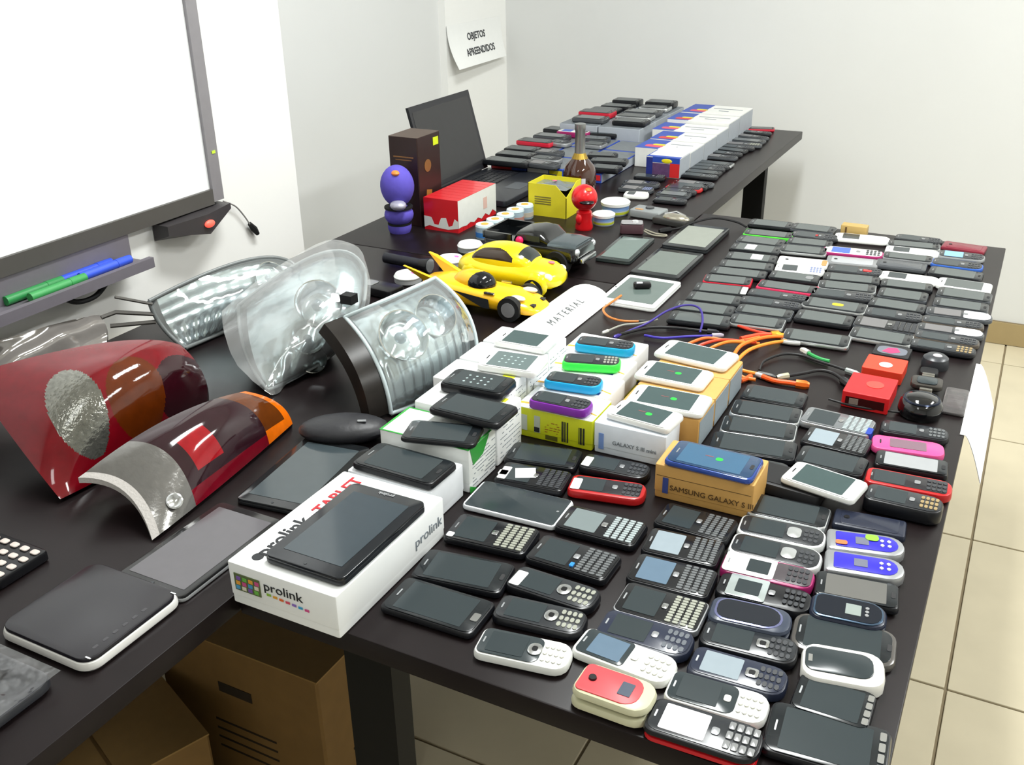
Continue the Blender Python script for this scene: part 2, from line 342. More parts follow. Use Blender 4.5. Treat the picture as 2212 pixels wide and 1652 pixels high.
# black base under the raised white phone
rb=thing('phone_case','black flip case lying under the raised white touchscreen phone','case',(-.222,1.225,.75),-.10)
MB().prism(.118,.062,.008,0,.018,.003).build('cover',BLKM,rb); MB().prism(.1,.05,.006,.018,.0188,0).build('inner_panel',RUB,rb)

# red boxes, gadgets on the right desk
r1=thing('red_gadget_box','smaller red box with a white round badge, farther of the two','box',(-.156,1.668,.75),-.03)
MB().prism(.066,.062,.002,0,.022,.001,seg=1).build('case',M('e8432a',.45),r1,0); MB().lathe([(.011,.0222),(.011,.0228),(.0,.0228)],20,.002,-.006).build('badge',WHITE,r1); MB().box(-.007,.01,-.0068,-.0058,.0228,.0231).build('badge_line',INKG,r1,0)
r2=thing('red_gadget_box','larger red box with raised front, nearer of the two','box',(-.162,1.556,.75),-.03)
MB().prism(.072,.082,.002,0,.028,.001,seg=1).build('case',M('e02226',.4),r2,0); MB().lathe([(.0,.0282),(.014,.0282),(.014,.0285),(.0,.0285)],20,.006,.004).build('embossed_mark',M('e8483e',.35),r2)
MB().box(-.03,.03,-.0416,-.041,.006,.02).build('front_window',M('3a0c0c',.2),r2,0); MB().box(-.024,-.01,-.0422,-.0416,.008,.018).build('front_label',M('8a7a70',.5),r2,0)
pk=thing('small_black_box','small black box with a pink printed mark behind the red boxes','box',(-.155,1.745,.75),-.03)
MB().prism(.062,.05,.004,0,.016,.002).build('case',BLKM,pk); MB().add([(-.016,-.01,.0164),(0,-.014,.0164),(.014,-.002,.0164),(.006,.014,.0164),(-.008,.01,.0164)],[(0,1,2,3,4)]).build('pink_mark',M('d83a6a',.5),pk,0); MB().prism(.05,.034,.012,.0158,.0161).build('pale_print',M('6a6e78',.5),pk)
cw=thing('camera_lens_cap','dark round lens-like gadget with a painted glint, behind the wristwatch','gadget',(-.082,1.742,.75))
MB().lathe([(.0,0),(.022,0),(.023,.006),(.021,.018),(.016,.022),(0,.022)],20).build('body',M('3a3c40',.3),cw); MB().ell((.002,-.002,.0225),(.008,.006,.003),12,6).build('painted_glint',M('d8d0d4',.2),cw)  # pale dome paints the highlight on the dark cylinder
wa=thing('wristwatch','wristwatch with a black strap and pale metal links in its middle','watch',(-.084,1.64,.75),.05)
MB().prism(.05,.042,.01,.006,.016,.003).build('case',M('4a4642',.3,.6),wa); MB().prism(.032,.03,.008,.016,.0175,.001).build('dial',GLASS,wa)
for k in range(5): MB().prism(.02,.0075,.002,.004+.0,.014,.001,cx=0,cy=-.028+.0-.0*k+.0085*(k-5)*-.0-.0085*k*0+.0).build('link',M('8f8c84',.3,.8),wa) if k==0 else MB().prism(.02,.007,.002,.003,.012,.001,cx=0,cy=(-.028-.0085*k if k<3 else .024+.0085*(k-2))).build('link',M('8f8c84',.3,.8),wa)
MB().prism(.03,.03,.008,.0,.010,.003,cx=0,cy=.06).build('strap',RUB,wa)
sp=thing('round_speaker','glossy black round gadget with a bright highlight, in front of the wristwatch','gadget',(-.082,1.54,.75))
MB().lathe([(0,0),(.031,0),(.034,.008),(.032,.022),(.022,.031),(.01,.0335),(0,.034)],28).build('shell',M('0c0d10',.08,coat=.6),sp); MB().lathe([(.026,.0285),(.0275,.0272),(.0285,.0275),(.027,.0292)],28).build('ring',M('2a3040',.2,.8),sp)
pc=thing('clear_blister_pack','faint clear plastic pack lying near the right desk edge','packaging',(-.036,1.605,.75))
MB().prism(.036,.10,.006,0,.006,.002).build('shell',GL('cfc8c8',.02,.25,.3,40,.12),pc); MB().prism(.024,.05,.004,.001,.005,.001).build('insert',M('3c3434',.5),pc)
bt=thing('tan_charger','tan block standing behind the white phone at the far desk edge','adapter',(-.352,2.49,.75),-.02)
MB().prism(.062,.03,.003,0,.024,.002).build('case',M('b89a5c',.5),bt); MB().box(-.02,-.016,-.016,-.0152,.004,.02).build('seam',BI,bt,0)

# tablets on the seam
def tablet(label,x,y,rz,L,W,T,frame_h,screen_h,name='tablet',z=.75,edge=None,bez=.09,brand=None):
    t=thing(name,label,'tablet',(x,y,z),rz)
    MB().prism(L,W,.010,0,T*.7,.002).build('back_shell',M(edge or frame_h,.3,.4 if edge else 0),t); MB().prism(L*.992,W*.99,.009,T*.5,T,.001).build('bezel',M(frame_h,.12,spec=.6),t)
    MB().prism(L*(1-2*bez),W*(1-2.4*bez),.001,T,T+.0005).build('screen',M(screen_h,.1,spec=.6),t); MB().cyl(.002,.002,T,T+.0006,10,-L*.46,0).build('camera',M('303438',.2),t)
    if brand: text(brand,.008,M('b0b2b4',.5),t,frame((L*.455,0,T+.0003),(0,1,0),(-1,0,0)))
    return t
tablet('black tablet at the seam of the desks, farther of the two',-.687,2.28,.0,.112,.20,.011,'202325','858a80')  # screen colour lightened to stand in for the reflected wall
tablet('black tablet at the seam of the desks, right behind the white one',-.683,2.06,.0,.112,.19,.011,'202325','5f6862')  # wall reflection put into the screen colour here too
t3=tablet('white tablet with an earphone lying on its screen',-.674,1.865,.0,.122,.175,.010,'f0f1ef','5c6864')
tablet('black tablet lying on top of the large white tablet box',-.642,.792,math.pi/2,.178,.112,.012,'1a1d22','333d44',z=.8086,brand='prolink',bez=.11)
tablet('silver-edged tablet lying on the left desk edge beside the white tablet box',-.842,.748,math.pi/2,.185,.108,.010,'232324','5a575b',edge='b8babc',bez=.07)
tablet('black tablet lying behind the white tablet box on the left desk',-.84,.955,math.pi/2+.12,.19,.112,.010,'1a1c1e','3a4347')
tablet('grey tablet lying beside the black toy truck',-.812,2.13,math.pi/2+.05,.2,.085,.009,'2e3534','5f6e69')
ep=thing('earphone_adapter','small black and silver plug lying on the white tablet','adapter',(-.690,1.872,.7608),.5); ep.scale=(1.25,1.3,1.2)
MB().prism(.03,.016,.005,0,.010,.003).build('plug_body',BLK,ep); MB().cyl(.006,.006,.002,.012,12,ax='x',cx=0,cy=.006).build('metal_ring',SILV,ep); ep.children[1].location=(.012,0,0)
# white-rimmed device at left
sc=thing('rounded_tablet_device','black-topped device with a thick white rounded rim at the left desk edge','device',(-.860,.588,.75),.0)
MB().prism(.148,.142,.02,0,.014,.005,seg=6).build('white_rim',M('dcdad6',.3,coat=.2),sc); MB().prism(.142,.136,.018,.012,.0185,.002,seg=6).build('top_plate',M('211f24',.2,spec=.55),sc)
for k in range(6): MB().prism(.004,.007,.0015,.0185,.0188,cx=.058,cy=-.045+.014*k).build('touch_mark',M('3a383c',.3),sc)
MB().prism(.008,.002,.0008,.0185,.0195,cx=.066,cy=-.062).build('corner_clip',CHROME,sc); MB().prism(.008,.002,.0008,.0185,.0195,cx=.066,cy=.062).build('corner_clip',CHROME,sc)
rm=thing('keypad_device','black keypad device with rows of pale keys at the left picture edge','device',(-1.075,.612,.75),.0)
MB().prism(.14,.075,.006,0,.016,.003).build('case',BLK,rm)
for i in range(7):
    for j in range(4): MB().prism(.012,.009,.003,.016,.0182,.0008,cx=-.05+.0185*i,cy=-.026+.017*j).build('key',M('cfc4bd',.4),rm)
bg=thing('plastic_wrapped_pouch','black pouch in shiny clear plastic at the lower left desk corner','bag',(-.88,.43,.75))
MB().prism(.15,.13,.02,0,.016,.006).build('pouch',M('2b2c30',.35,coat=.4,bump=.6,scale=30),bg)
def wavy(x0,x1,y0,y1,z,a,n=14,seed=1):
    r=random.Random(seed); ph=[r.uniform(0,6) for _ in range(6)]
    return [[(x0+(x1-x0)*i/n,y0+(y1-y0)*j/n,z+a*(math.sin(9*i/n+ph[0]+3*j/n)+math.sin(13*j/n+ph[1]-4*i/n)+.6*math.sin(22*i/n+ph[2]))*min(1,4*i/n,4*(n-i)/n,4*j/n,4*(n-j)/n)) for i in range(n+1)] for j in range(n+1)]
MB().rings(wavy(-.078,.078,-.068,.068,.021,.0025),False,False,False).build('plastic_film',GL('e8e8ec',.10,.12,.5),bg)
pu=thing('dark_pouch','soft black pouch with a small silver clasp beside the big headlamp','pouch',(-.86,1.075,.75),.5)
MB().ell((0,0,.018),(.07,.038,.02),20,10).build('body',M('232327',.45,bump=.4),pu); MB().prism(.014,.006,.002,.0,.003,.001).build('clasp',SILV,pu).location=(.03,-.012,.035)
# tent card
pc2=thing('paper_card','folded white paper card with spaced capital letters, lying between the toy cars and the boxes','paper',(-.772,1.655,.75),-.02)
prof=[(-.055,.002),(-.03,.02),(0,.027),(.03,.02),(.052,.002)]
pp=smoothpath([(a,0,z) for a,z in prof],4)
MB().rings([[(p.x,-.145,p.z) for p in pp],[(p.x,.155,p.z) for p in pp],],False,False,False).rings([[(p.x,.155,p.z-.0008) for p in pp],[(p.x,-.145,p.z-.0008) for p in pp]],False,False,False).build('sheet',PAPER,pc2)
o=text('M A T E R I A L',.022,M('7a7e80',.8),pc2,frame((.022,.0,0),(0,1,0),(-1,0,0)),bold=0)
for v in o.data.vertices:
    k=max([i for i in range(len(pp)-1) if pp[i].x<=v.co.x] or [0]); q_=(v.co.x-pp[k].x)/(pp[k+1].x-pp[k].x); v.co.z=pp[k].z*(1-q_)+pp[k+1].z*q_+.0012; v.co.y=v.co.y*1.0

# ---------------------------------------------------------------- cables
def cable(label,pts,r,h,ends=(),name='cable',cat='cable'):
    p0=Vector(pts[0]); t=thing(name,label,cat,(p0.x,p0.y,.75)); q=[Vector(p)-Vector((p0.x,p0.y,.75)) for p in pts]
    MB().tube(smoothpath(q,7),r,8).build('lead',M(h,.45),t)
    for (i,col,l,w_) in ends:
        a=q[i]; b=q[1] if i==0 else q[-2]; d=(a-b).normalized(); m=MB().tube([a-d*.002,a+d*l*.7,a+d*l],[w_,w_,w_*.6],8); m.build('plug',M(col,.35,.3),t)
    return t
cable('purple cable looping from the blue phone past the dark tablets-side phones',[(-0.6294, 1.6257, 0.7555), (-0.6166, 1.6648, 0.7555), (-0.5957, 1.696, 0.762), (-0.5759, 1.7447, 0.772), (-0.5515, 1.7837, 0.775), (-0.5221, 1.7806, 0.775), (-0.5034, 1.7468, 0.766), (-0.4953, 1.7065, 0.7555)],0.0022,'3a2c84',[(0, '3a2c84', 0.012, 0.004)])
cable('purple cable lying straight among the black cables',[(-0.5853, 1.6489, 0.7555), (-0.5509, 1.6502, 0.7555), (-0.514, 1.675, 0.7555), (-0.4685, 1.7015, 0.7555)],0.0026,'3c2ea0',[(-1, 'b0a8b8', 0.02, 0.005)])
cable('thick black cable loop behind the white phones',[(-0.628, 1.6339, 0.7555), (-0.5919, 1.6867, 0.7555), (-0.5479, 1.7074, 0.7555), (-0.5112, 1.7103, 0.757), (-0.4825, 1.7176, 0.7555)],0.003,'111114',[(-1, '24242a', 0.02, 0.006)])
cable('pale grey cable end near the white tablet',[(-0.6562, 1.6384, 0.7555), (-0.6413, 1.6792, 0.7555), (-0.6124, 1.7034, 0.7555), (-0.5906, 1.7351, 0.7555)],0.002,'9a9a90',[(0, 'c8c8c0', 0.014, 0.0035)])
cable('thin orange-copper cable running from the white tablet',[(-0.6944, 1.8047, 0.766), (-0.7017, 1.7628, 0.762), (-0.7077, 1.7413, 0.7555), (-0.6822, 1.7085, 0.7555), (-0.6493, 1.6995, 0.7555), (-0.6182, 1.7113, 0.7555)],0.0024,'c87838',[(-1, '2a2a2c', 0.016, 0.004)])
cable('orange cable arching behind the rearmost tan box, leftmost of the orange ones',[(-0.5008, 1.6301, 0.7555), (-0.4893, 1.6479, 0.76), (-0.4687, 1.6718, 0.762), (-0.4195, 1.6833, 0.76), (-0.3888, 1.7316, 0.7555)],0.0032,'e0702a',[])
cable('red-orange cable arching next to the leftmost orange one',[(-0.4798, 1.6306, 0.7555), (-0.467, 1.6436, 0.762), (-0.4419, 1.6695, 0.764), (-0.4036, 1.6884, 0.76)],0.0032,'d8482a',[(-1, 'e8482a', 0.02, 0.005)])
cable('orange cable arching in the middle of the bunch',[(-0.4569, 1.6297, 0.7555), (-0.4434, 1.6401, 0.764), (-0.4241, 1.6682, 0.764), (-0.3808, 1.7012, 0.7555)],0.0032,'e8862e',[])
cable('orange cable making the widest arc around the tan boxes',[(-0.3381, 1.7359, 0.7555), (-0.3632, 1.6978, 0.76), (-0.3836, 1.6448, 0.765), (-0.3902, 1.5964, 0.765), (-0.388, 1.572, 0.762), (-0.376, 1.572, 0.7555), (-0.3461, 1.5692, 0.7555)],0.0034,'f0902e',[(-1, '30302e', 0.03, 0.006)])
cable('second orange cable beside the widest arc',[(-0.3479, 1.7386, 0.762), (-0.3739, 1.7032, 0.768), (-0.3947, 1.6391, 0.776), (-0.396, 1.5899, 0.778), (-0.3937, 1.5675, 0.768), (-0.3718, 1.545, 0.757), (-0.3459, 1.5444, 0.7555)],0.0034,'e87a22',[])
cable('bright red cable with a yellow tip under the far phone columns',[(-0.4549, 1.7773, 0.7555), (-0.414, 1.7601, 0.7555), (-0.3817, 1.7549, 0.7555), (-0.36, 1.7551, 0.7555)],0.003,'d83a1e',[(-1, 'e0a02a', 0.014, 0.006)])
cable('red-orange connector lead with a thick flat plug',[(-0.4174, 1.7082, 0.7555), (-0.3911, 1.7405, 0.7555), (-0.3699, 1.753, 0.7555)],0.005,'e84a28',[(-1, 'e8a028', 0.016, 0.007)])
cable('orange plug lead lying in front of the black loop',[(-0.3406, 1.5635, 0.7555), (-0.3168, 1.5542, 0.7555), (-0.2954, 1.5562, 0.7555), (-0.2788, 1.5581, 0.7555)],0.0045,'f05a1c',[(-1, 'e86a1c', 0.02, 0.008), (0, 'd0d0d0', 0.012, 0.005)])
cable('small orange plug beside the grey label of the tan boxes',[(-0.3675, 1.53, 0.7555), (-0.3611, 1.5413, 0.7555), (-0.357, 1.5557, 0.7555)],0.0045,'d8581c',[])
cable('black cable loop with a green and white plug',[(-0.3501, 1.5843, 0.7555), (-0.3529, 1.6265, 0.7555), (-0.3309, 1.6708, 0.7555), (-0.3002, 1.6808, 0.7555), (-0.2717, 1.6695, 0.7555), (-0.2392, 1.6585, 0.7555), (-0.2138, 1.6491, 0.7555)],0.0025,'1a1a1c',[(-1, '9aa4a0', 0.024, 0.005)])
cable('green and white plug lead beside the red boxes',[(-0.2914, 1.6964, 0.7555), (-0.2767, 1.6851, 0.7555), (-0.263, 1.6781, 0.7555), (-0.249, 1.6758, 0.7555)],0.0035,'2f9a50',[(0, 'd8dcd4', 0.018, 0.006)])
cable('black charger cable lying left of the larger red box',[(-0.3016, 1.5821, 0.7555), (-0.2793, 1.6052, 0.7555), (-0.2568, 1.6287, 0.7555), (-0.233, 1.6273, 0.7555), (-0.2117, 1.6043, 0.7555)],0.003,'1c1c1e',[(0, 'b4b49c', 0.02, 0.006), (-1, '2a2a2c', 0.022, 0.007)])
cable('silver-tipped cable end in front of the large grey phone',[(-0.3447, 1.7279, 0.7555), (-0.3279, 1.7286, 0.7555), (-0.3136, 1.7329, 0.7555)],0.004,'b8b8b4',[])
cable('thin black cable in front of the red boxes',[(-0.2197, 1.522, 0.7555), (-0.1745, 1.5138, 0.7555), (-0.1189, 1.5206, 0.7555), (-0.0888, 1.5296, 0.7555)],0.0018,'141416',[])
cable('black cable running along the gap between the two far desks',[(-0.7693, 2.3176, 0.757), (-0.7494, 2.3444, 0.757), (-0.7251, 2.3794, 0.765), (-0.6857, 2.4272, 0.768), (-0.6338, 2.4366, 0.762), (-0.6038, 2.4247, 0.7555)],0.0028,'151517',[(0, '1a1a1c', 0.03, 0.008)])

# ---------------------------------------------------------------- lamps from cars
def coons(P,bulge,N):
    """P: bl,b,br,r,tr,t,tl,l points of a patch border; returns f(u,v)"""
    P=[Vector(p) for p in P]; N=Vector(N).normalized()
    q=lambda a,m,b,t:(a*(1-t)**2+(m*2-(a+b)*.5)*2*t*(1-t)+b*t*t)
    def f(u,v,off=0):
        B=q(P[0],P[1],P[2],u); T=q(P[6],P[5],P[4],u); L=q(P[0],P[7],P[6],v); R=q(P[2],P[3],P[4],v)
        bil=P[0]*(1-u)*(1-v)+P[2]*u*(1-v)+P[4]*u*v+P[6]*(1-u)*v
        return B*(1-v)+T*v+L*(1-u)+R*u-bil+N*(bulge*16*u*(1-u)*v*(1-v)+off)
    return f
def patch(f,nu,nv,cls,off=0,thick=0):
    parts={}
    V=[[f(i/nu,j/nv,off) for i in range(nu+1)] for j in range(nv+1)]
    for j in range(nv):
        for i in range(nu): parts.setdefault(cls((i+.5)/nu,(j+.5)/nv),[]).append((i,j))
    out={}
    for k,cells in parts.items():
        idx={}; m=MB(); fs=[]
        def g(i,j):
            if (i,j) not in idx: idx[(i,j)]=len(m.v); m.v.append(tuple(V[j][i]))
            return idx[(i,j)]
        for i,j in cells: m.f.append((g(i,j),g(i+1,j),g(i+1,j+1),g(i,j+1)))
        out[k]=m
    return out
def skirt(f,N,depth,shrink=.12,n=18):
    """solid housing behind a patch border"""
    bd=[(i/n,0) for i in range(n)]+[(1,i/n) for i in range(n)]+[(1-i/n,1) for i in range(n)]+[(0,1-i/n) for i in range(n)]
    r0=[f(u,v) for u,v in bd]; c=sum(r0,Vector())/len(r0); N=Vector(N).normalized(); rs=[]
    for k,(d,s_) in enumerate(((0,0),(.25,.0),(.8,shrink*.6),(1,shrink*1.8))):
        ring=[]
        for p in r0:
            x=p.lerp(c,s_)-N*depth*d; ring.append((x.x,x.y,max(x.z,.0006)))
        rs.append(ring)
    return MB().rings(rs[::-1],True,False)
HL3=[(-0.8363, 1.1681, 0.756), (-0.8089, 1.2661, 0.756), (-0.8008, 1.3869, 0.762), (-0.8359, 1.4238, 0.835), (-0.9167, 1.4474, 0.885), (-0.9006, 1.2896, 0.905), (-0.958, 1.2284, 0.88), (-0.87, 1.1844, 0.835)]
HL2=[(-1.0736, 1.1492, 0.757), (-1.0614, 1.2105, 0.757), (-1.059, 1.3031, 0.76), (-1.0085, 1.3321, 0.83), (-1.0543, 1.4264, 0.885), (-1.1234, 1.3971, 0.92), (-1.2046, 1.2445, 0.855), (-1.1452, 1.184, 0.8)]
HL1=[(-1.3317, 1.2239, 0.757), (-1.3232, 1.3075, 0.757), (-1.3094, 1.413, 0.76), (-1.2479, 1.4687, 0.81), (-1.2763, 1.4798, 0.855), (-1.3267, 1.3936, 0.875), (-1.3802, 1.203, 0.85), (-1.366, 1.2095, 0.8)]
TL1=[(-1.1043, 0.7491, 0.757), (-1.0978, 0.886, 0.757), (-1.1168, 1.0487, 0.76), (-1.1092, 1.0478, 0.82), (-1.1398, 1.0392, 0.87), (-1.1863, 0.9365, 0.905), (-1.3137, 0.7953, 0.885), (-1.1981, 0.7653, 0.82)]
TL2=[(-0.9148, 0.746, 0.757), (-0.9307, 0.8999, 0.757), (-0.955, 1.0677, 0.758), (-0.9719, 1.0589, 0.795), (-1.0004, 1.0225, 0.825), (-1.0089, 0.8812, 0.845), (-1.0408, 0.7514, 0.815), (-0.9787, 0.7696, 0.8)]
FR0=[(-1.4892, 0.9053, 0.757), (-1.476, 1.0237, 0.757), (-1.4591, 1.1488, 0.76), (-1.4727, 1.1748, 0.785), (-1.5016, 1.1879, 0.808), (-1.5058, 1.0757, 0.825), (-1.5241, 0.9412, 0.825), (-1.5129, 0.9232, 0.79)]
def lampthing(label,P,name='car_headlamp'):
    c=Vector((sum(p[0] for p in P)/8,sum(p[1] for p in P)/8,.75)); t=thing(name,label,'car lamp',tuple(c)); return t,[tuple(Vector(p)-c) for p in P]
def rimtube(f,r,n=14,sides='brtl'):
    seg={'b':[(i/n,0) for i in range(n+1)],'r':[(1,i/n) for i in range(n+1)],'t':[(1-i/n,1) for i in range(n+1)],'l':[(0,1-i/n) for i in range(n+1)]}
    pts=[f(u,v) for s_ in sides for u,v in seg[s_]]
    pts=[Vector((p.x,p.y,max(p.z,r))) for p in pts]
    return MB().tube(pts,r,8)
def headlamp(label,P,bulge,N,depth,bowls,ribs,rim,rimh,hous,film=None):
    t,P=lampthing(label,P); f=coons(P,bulge,N); Nv=Vector(N).normalized()
    skirt(f,N,depth).build('housing',hous,t,50)
    g=lambda u,v,off=0:f(.04+.92*u,.04+.92*v,off-.012-.016*(16*u*(1-u)*v*(1-v))+.0014*math.sin(ribs*u)*(1 if v<.45 else .2)+.0006*math.sin(30*v))
    for k,m in patch(g,70,40,lambda u,v:'reflector').items(): m.build(k,M('eef3f5',.2,.9,noise=.15,scale=26,bump=.6),t,30)
    Rm=Nv.to_track_quat('Z','Y').to_matrix().to_4x4()
    for (u,v,r) in bowls:
        c=f(u,v,-.030)
        m=MB().lathe([(r*.25,-.012),(r*.6,-.006),(r*.88,.006),(r,.02),(r*1.05,.02),(r*.94,.004),(r*.65,-.009),(r*.25,-.016)],28)
        o=m.build('reflector_bowl',M('dfe3e4',.1,.98,bump=.15),t,50); o.data.transform(Matrix.Translation(c)@Rm)
        o2=MB().ell((0,0,.002),(r*.26,r*.26,r*.34),14,8).build('bulb',M('b8c4cc',.1,.2,spec=.8),o); o2.data.transform(Matrix.Translation(c)@Rm)
    for k,m in patch(f,28,20,lambda u,v:'lens').items(): m.build('clear_lens',GL('eef5f6',.12,.05,.35,16,.13),t,60)
    rimtube(f,rim).build('lens_rim',M(rimh,.3),t,60)
    return t,f
def taillamp(label,P,bulge,N,depth,cls,mats,rimh,nu=48,nv=30):
    t,P=lampthing(label,P,'car_tail_lamp'); f=coons(P,bulge,N)
    skirt(f,N,depth).build('housing',M('1a0f10',.4),t,50)
    for k,m in patch(f,nu,nv,cls).items():
        o=m.build(k,mats[k],t,60)
    return t,f
def LENS(h,bump=.0,scale=60): return M(h,.08,spec=.5,coat=.25,noise=.3,scale=scale,bump=bump)
t,f=headlamp('large clear headlamp standing nearest the phone boxes, with dark curved flange',HL3,.028,(.75,-.35,.6),.055,((.30,.62,.042),(.66,.66,.036)),60,.0035,'b8c4c6',M('2a2826',.3,noise=.2))
fl3=MB(); n=16; A=[f(0,1-i/n) for i in range(n+1)]
fl3.rings([[tuple(p+Vector((-.004,-.002,.001))) for p in A],[tuple(p+Vector((-.020,-.030,-.004))) for p in A],[tuple(p+Vector((-.034,-.03,-.022))) for p in A]],False,False,False)
for v in range(len(fl3.v)): fl3.v[v]=(fl3.v[v][0],fl3.v[v][1],max(fl3.v[v][2],.001))
fl3.build('dark_flange',M('24201d',.3,spec=.3,noise=.4,scale=60),t,50)
t,f=headlamp('middle clear headlamp with two round reflectors, wrapped in clear film',HL2,.03,(.62,-.55,.55),.06,((.52,.60,.040),(.50,.34,.030),(.66,.12,.024)),30,.003,'a8adae',M('7c8180',.35,noise=.2))
m=MB().rings([[ (p.x,p.y,max(p.z,.002)) for p in [f(u/14,v/12,.012+.006*math.sin(5*u/14*3+v)+.004*math.sin(v*2.3)) for u in range(-1,16)]] for v in range(-1,14)],False,False,False)
m.build('film_wrap',GL('f2f4f4',.10,.10,.6,14,.15),t,60)
MB().box(-.012,.012,-.01,.01,-.008,.008).build('black_clip',RUB,t,0).location=tuple(f(.80,.60,.02))
t,f=headlamp('rear clear headlamp with slanted chrome reflector, closest to the wall under the pen tray',HL1,.02,(.85,-.35,.45),.05,((.70,.70,.030),),70,.004,'707474',M('8b8d8c',.35,noise=.15))
p=f(0,.75)
MB().tube([p,p+Vector((-.04,-.05,.015)),p+Vector((-.05,-.075,.012))],.004,6).tube([p+Vector((0,0,.02)),p+Vector((-.035,-.05,.045))],.003,6).tube([p+Vector((0,0,-.015)),p+Vector((-.05,-.06,-.01))],.004,6).build('mounting_tabs',M('55524e',.5),t)
def c1_(u,v):
    if ((u-.29)/.125)**2+((v-.46)/.34)**2<1: return 'clear_reflector'
    if ((u-.58)/.15)**2+((v-.42)/.36)**2<1: return 'amber_lens'
    if ((u-.90)/.22)**2+((v-.38)/.40)**2<1: return 'dark_red_lens'
    return 'red_lens'
taillamp('large curved dark red tail lamp with clear oval and amber oval',TL1,.05,(.45,-.55,.7),.06,c1_,{'clear_reflector':M('85857e',.12,.75,noise=.5,scale=160,bump=.6,coat=.4),'amber_lens':LENS('582406',.2),'red_lens':LENS('6c0814'),'dark_red_lens':LENS('2c0a12')},'300',150,96)
def c2_(u,v):
    if u<.25: return 'clear_lens'
    if u>.80: return 'amber_rim' if (u>.95 or v<.16) else 'amber_lens'
    if v<.12: return 'red_edge'
    if .32<u<.50 and .22<v<.62: return 'bright_red_patch'
    return 'dark_red_lens'
t,f=taillamp('smaller tail lamp with clear end, dark red middle and orange end',TL2,.022,(.5,-.45,.7),.045,c2_,{'clear_lens':M('74726f',.2,.5,noise=.15,scale=90,bump=.3,coat=.3),'amber_rim':LENS('d8660c'),'amber_lens':LENS('5a2c0c'),'red_edge':LENS('6c0c1c'),'bright_red_patch':LENS('920c18'),'dark_red_lens':LENS('2a131a')},'300',90,48)
p=f(.135,.13,.004); Rm=Vector((.5,-.45,.7)).to_track_quat('Z','Y').to_matrix().to_4x4()
MB().lathe([(.004,0),(.010,0),(.011,.003),(.009,.004),(.004,.001)],20).build('screw_ring',CHROME,t).matrix_local=Matrix.Translation(p)@Rm
m=MB(); A=[f(0,i/16) for i in range(17)]
m.rings([[tuple(p) for p in A],[tuple(p+Vector((-.004,-.010,-.004))) for p in A],[(q.x-.004,q.y-.010,max(.001,q.z-.012)) for q in A]],False,False,False).build('frosted_edge',M('b9b4b0',.45,noise=.1,scale=300,bump=.4),t,50)
t,P=lampthing('frosted clear lamp in crumpled plastic at the left picture edge, under the whiteboard',FR0,'wrapped_lamp'); f=coons(P,.015,(.5,-.5,.7))
skirt(f,(.5,-.5,.7),.03).build('lamp_body',M('6f6a64',.3,noise=.25,scale=14,coat=.5),t,50)
for k,m in patch(lambda u,v,off=0:f(u,v,.003*math.sin(17*u+5*v)+.004*math.sin(9*v-6*u)),30,22,lambda u,v:'x').items(): m.build('crumpled_wrap',M('8b8682',.12,.25,noise=.3,scale=14,bump=.7,coat=1,spec=.7),t,60)


# ---------------------------------------------------------------- toys
def wheel(parent,x,y,z,r,w_,hub='c8cacc'):
    o=MB().cyl(r,r,-w_/2,w_/2,22,ax='y').build('wheel',RUB,parent); o.location=(x,y,z)
    h=MB().cyl(r*.62,r*.55,-w_/2-.0015,w_/2+.0015,14,ax='y').build('hubcap',M(hub,.2,.8),o); return o
def loftbody(st,n=20,ex=2.6):
    """st: (x, halfwidth, z0, z1) stations joined with super-ellipse sections"""
    rs=[]
    for x,hw,z0,z1 in st:
        ring=[]
        for i in range(n):
            t=2*math.pi*i/n; c,s=math.cos(t),math.sin(t)
            ring.append((x,hw*math.copysign(abs(c)**(2/ex),c),(z0+z1)/2+(z1-z0)/2*math.copysign(abs(s)**(2/ex),s)))
        rs.append(ring)
    return MB().rings(rs)
YEL=M('f2dc0e',.25,coat=.5); YEO=M('f2b912',.28,coat=.5)
bt_=thing('toy_car','bright yellow rounded toy car with dark windows, farther of the two yellow cars','toy car',(-.942,1.795,.75))
loftbody([(-.120,.012,.034,.05),(-.112,.036,.022,.060),(-.085,.050,.014,.070),(-.04,.054,.012,.070),(.03,.054,.012,.070),(.075,.052,.014,.066),(.105,.044,.018,.058),(.118,.028,.024,.048),(.122,.01,.03,.042)]).build('body',YEL,bt_,60)
cab=lambda u,v,off=0:Vector((-.012+(.074+off)*math.cos(math.pi*(1-u)),-(.046+off)*math.cos(math.pi*v)*(math.sin(math.pi*u)**.35),.056+(.042+off)*(math.sin(math.pi*u)**.75)*(math.sin(math.pi*v)**.55)))
def ccls(u,v):
    if .16<u<.66 and (.05<v<.30 or .70<v<.95) and (v<.5 and v-.05<.27*math.sin(math.pi*(u-.14)/.54)**.6 or v>.5 and .95-v<.27*math.sin(math.pi*(u-.14)/.54)**.6): return 'side_window'
    if .70<u<.90 and .24<v<.76: return 'windscreen'
    if .08<u<.22 and .3<v<.7: return 'rear_window'
    return 'roof'
for k,m in patch(cab,96,70,ccls).items(): m.build(k,YEL if k=='roof' else M('35291f' if k=='side_window' else '2c3230',.12,spec=.6),bt_,60)
for sx in (-.072,.075):
    for sy in (-.047,.047): wheel(bt_,sx,sy,.022,.022,.014); 
for sx in (-.072,.075):
    for sy in (-1,1): MB().ell((sx,sy*.043,.030),(.030,.012,.028),16,8).build('mudguard',YEL,bt_)
for sy in (-1,1): MB().ell((.1,sy*.034,.046),(.012,.009,.009),12,8).build('headlamp',M('e9e6cc',.15),bt_)
MB().ell((.088,.012,.064),(.008,.006,.003),10,6).build('pink_sticker',M('e07080',.5),bt_)
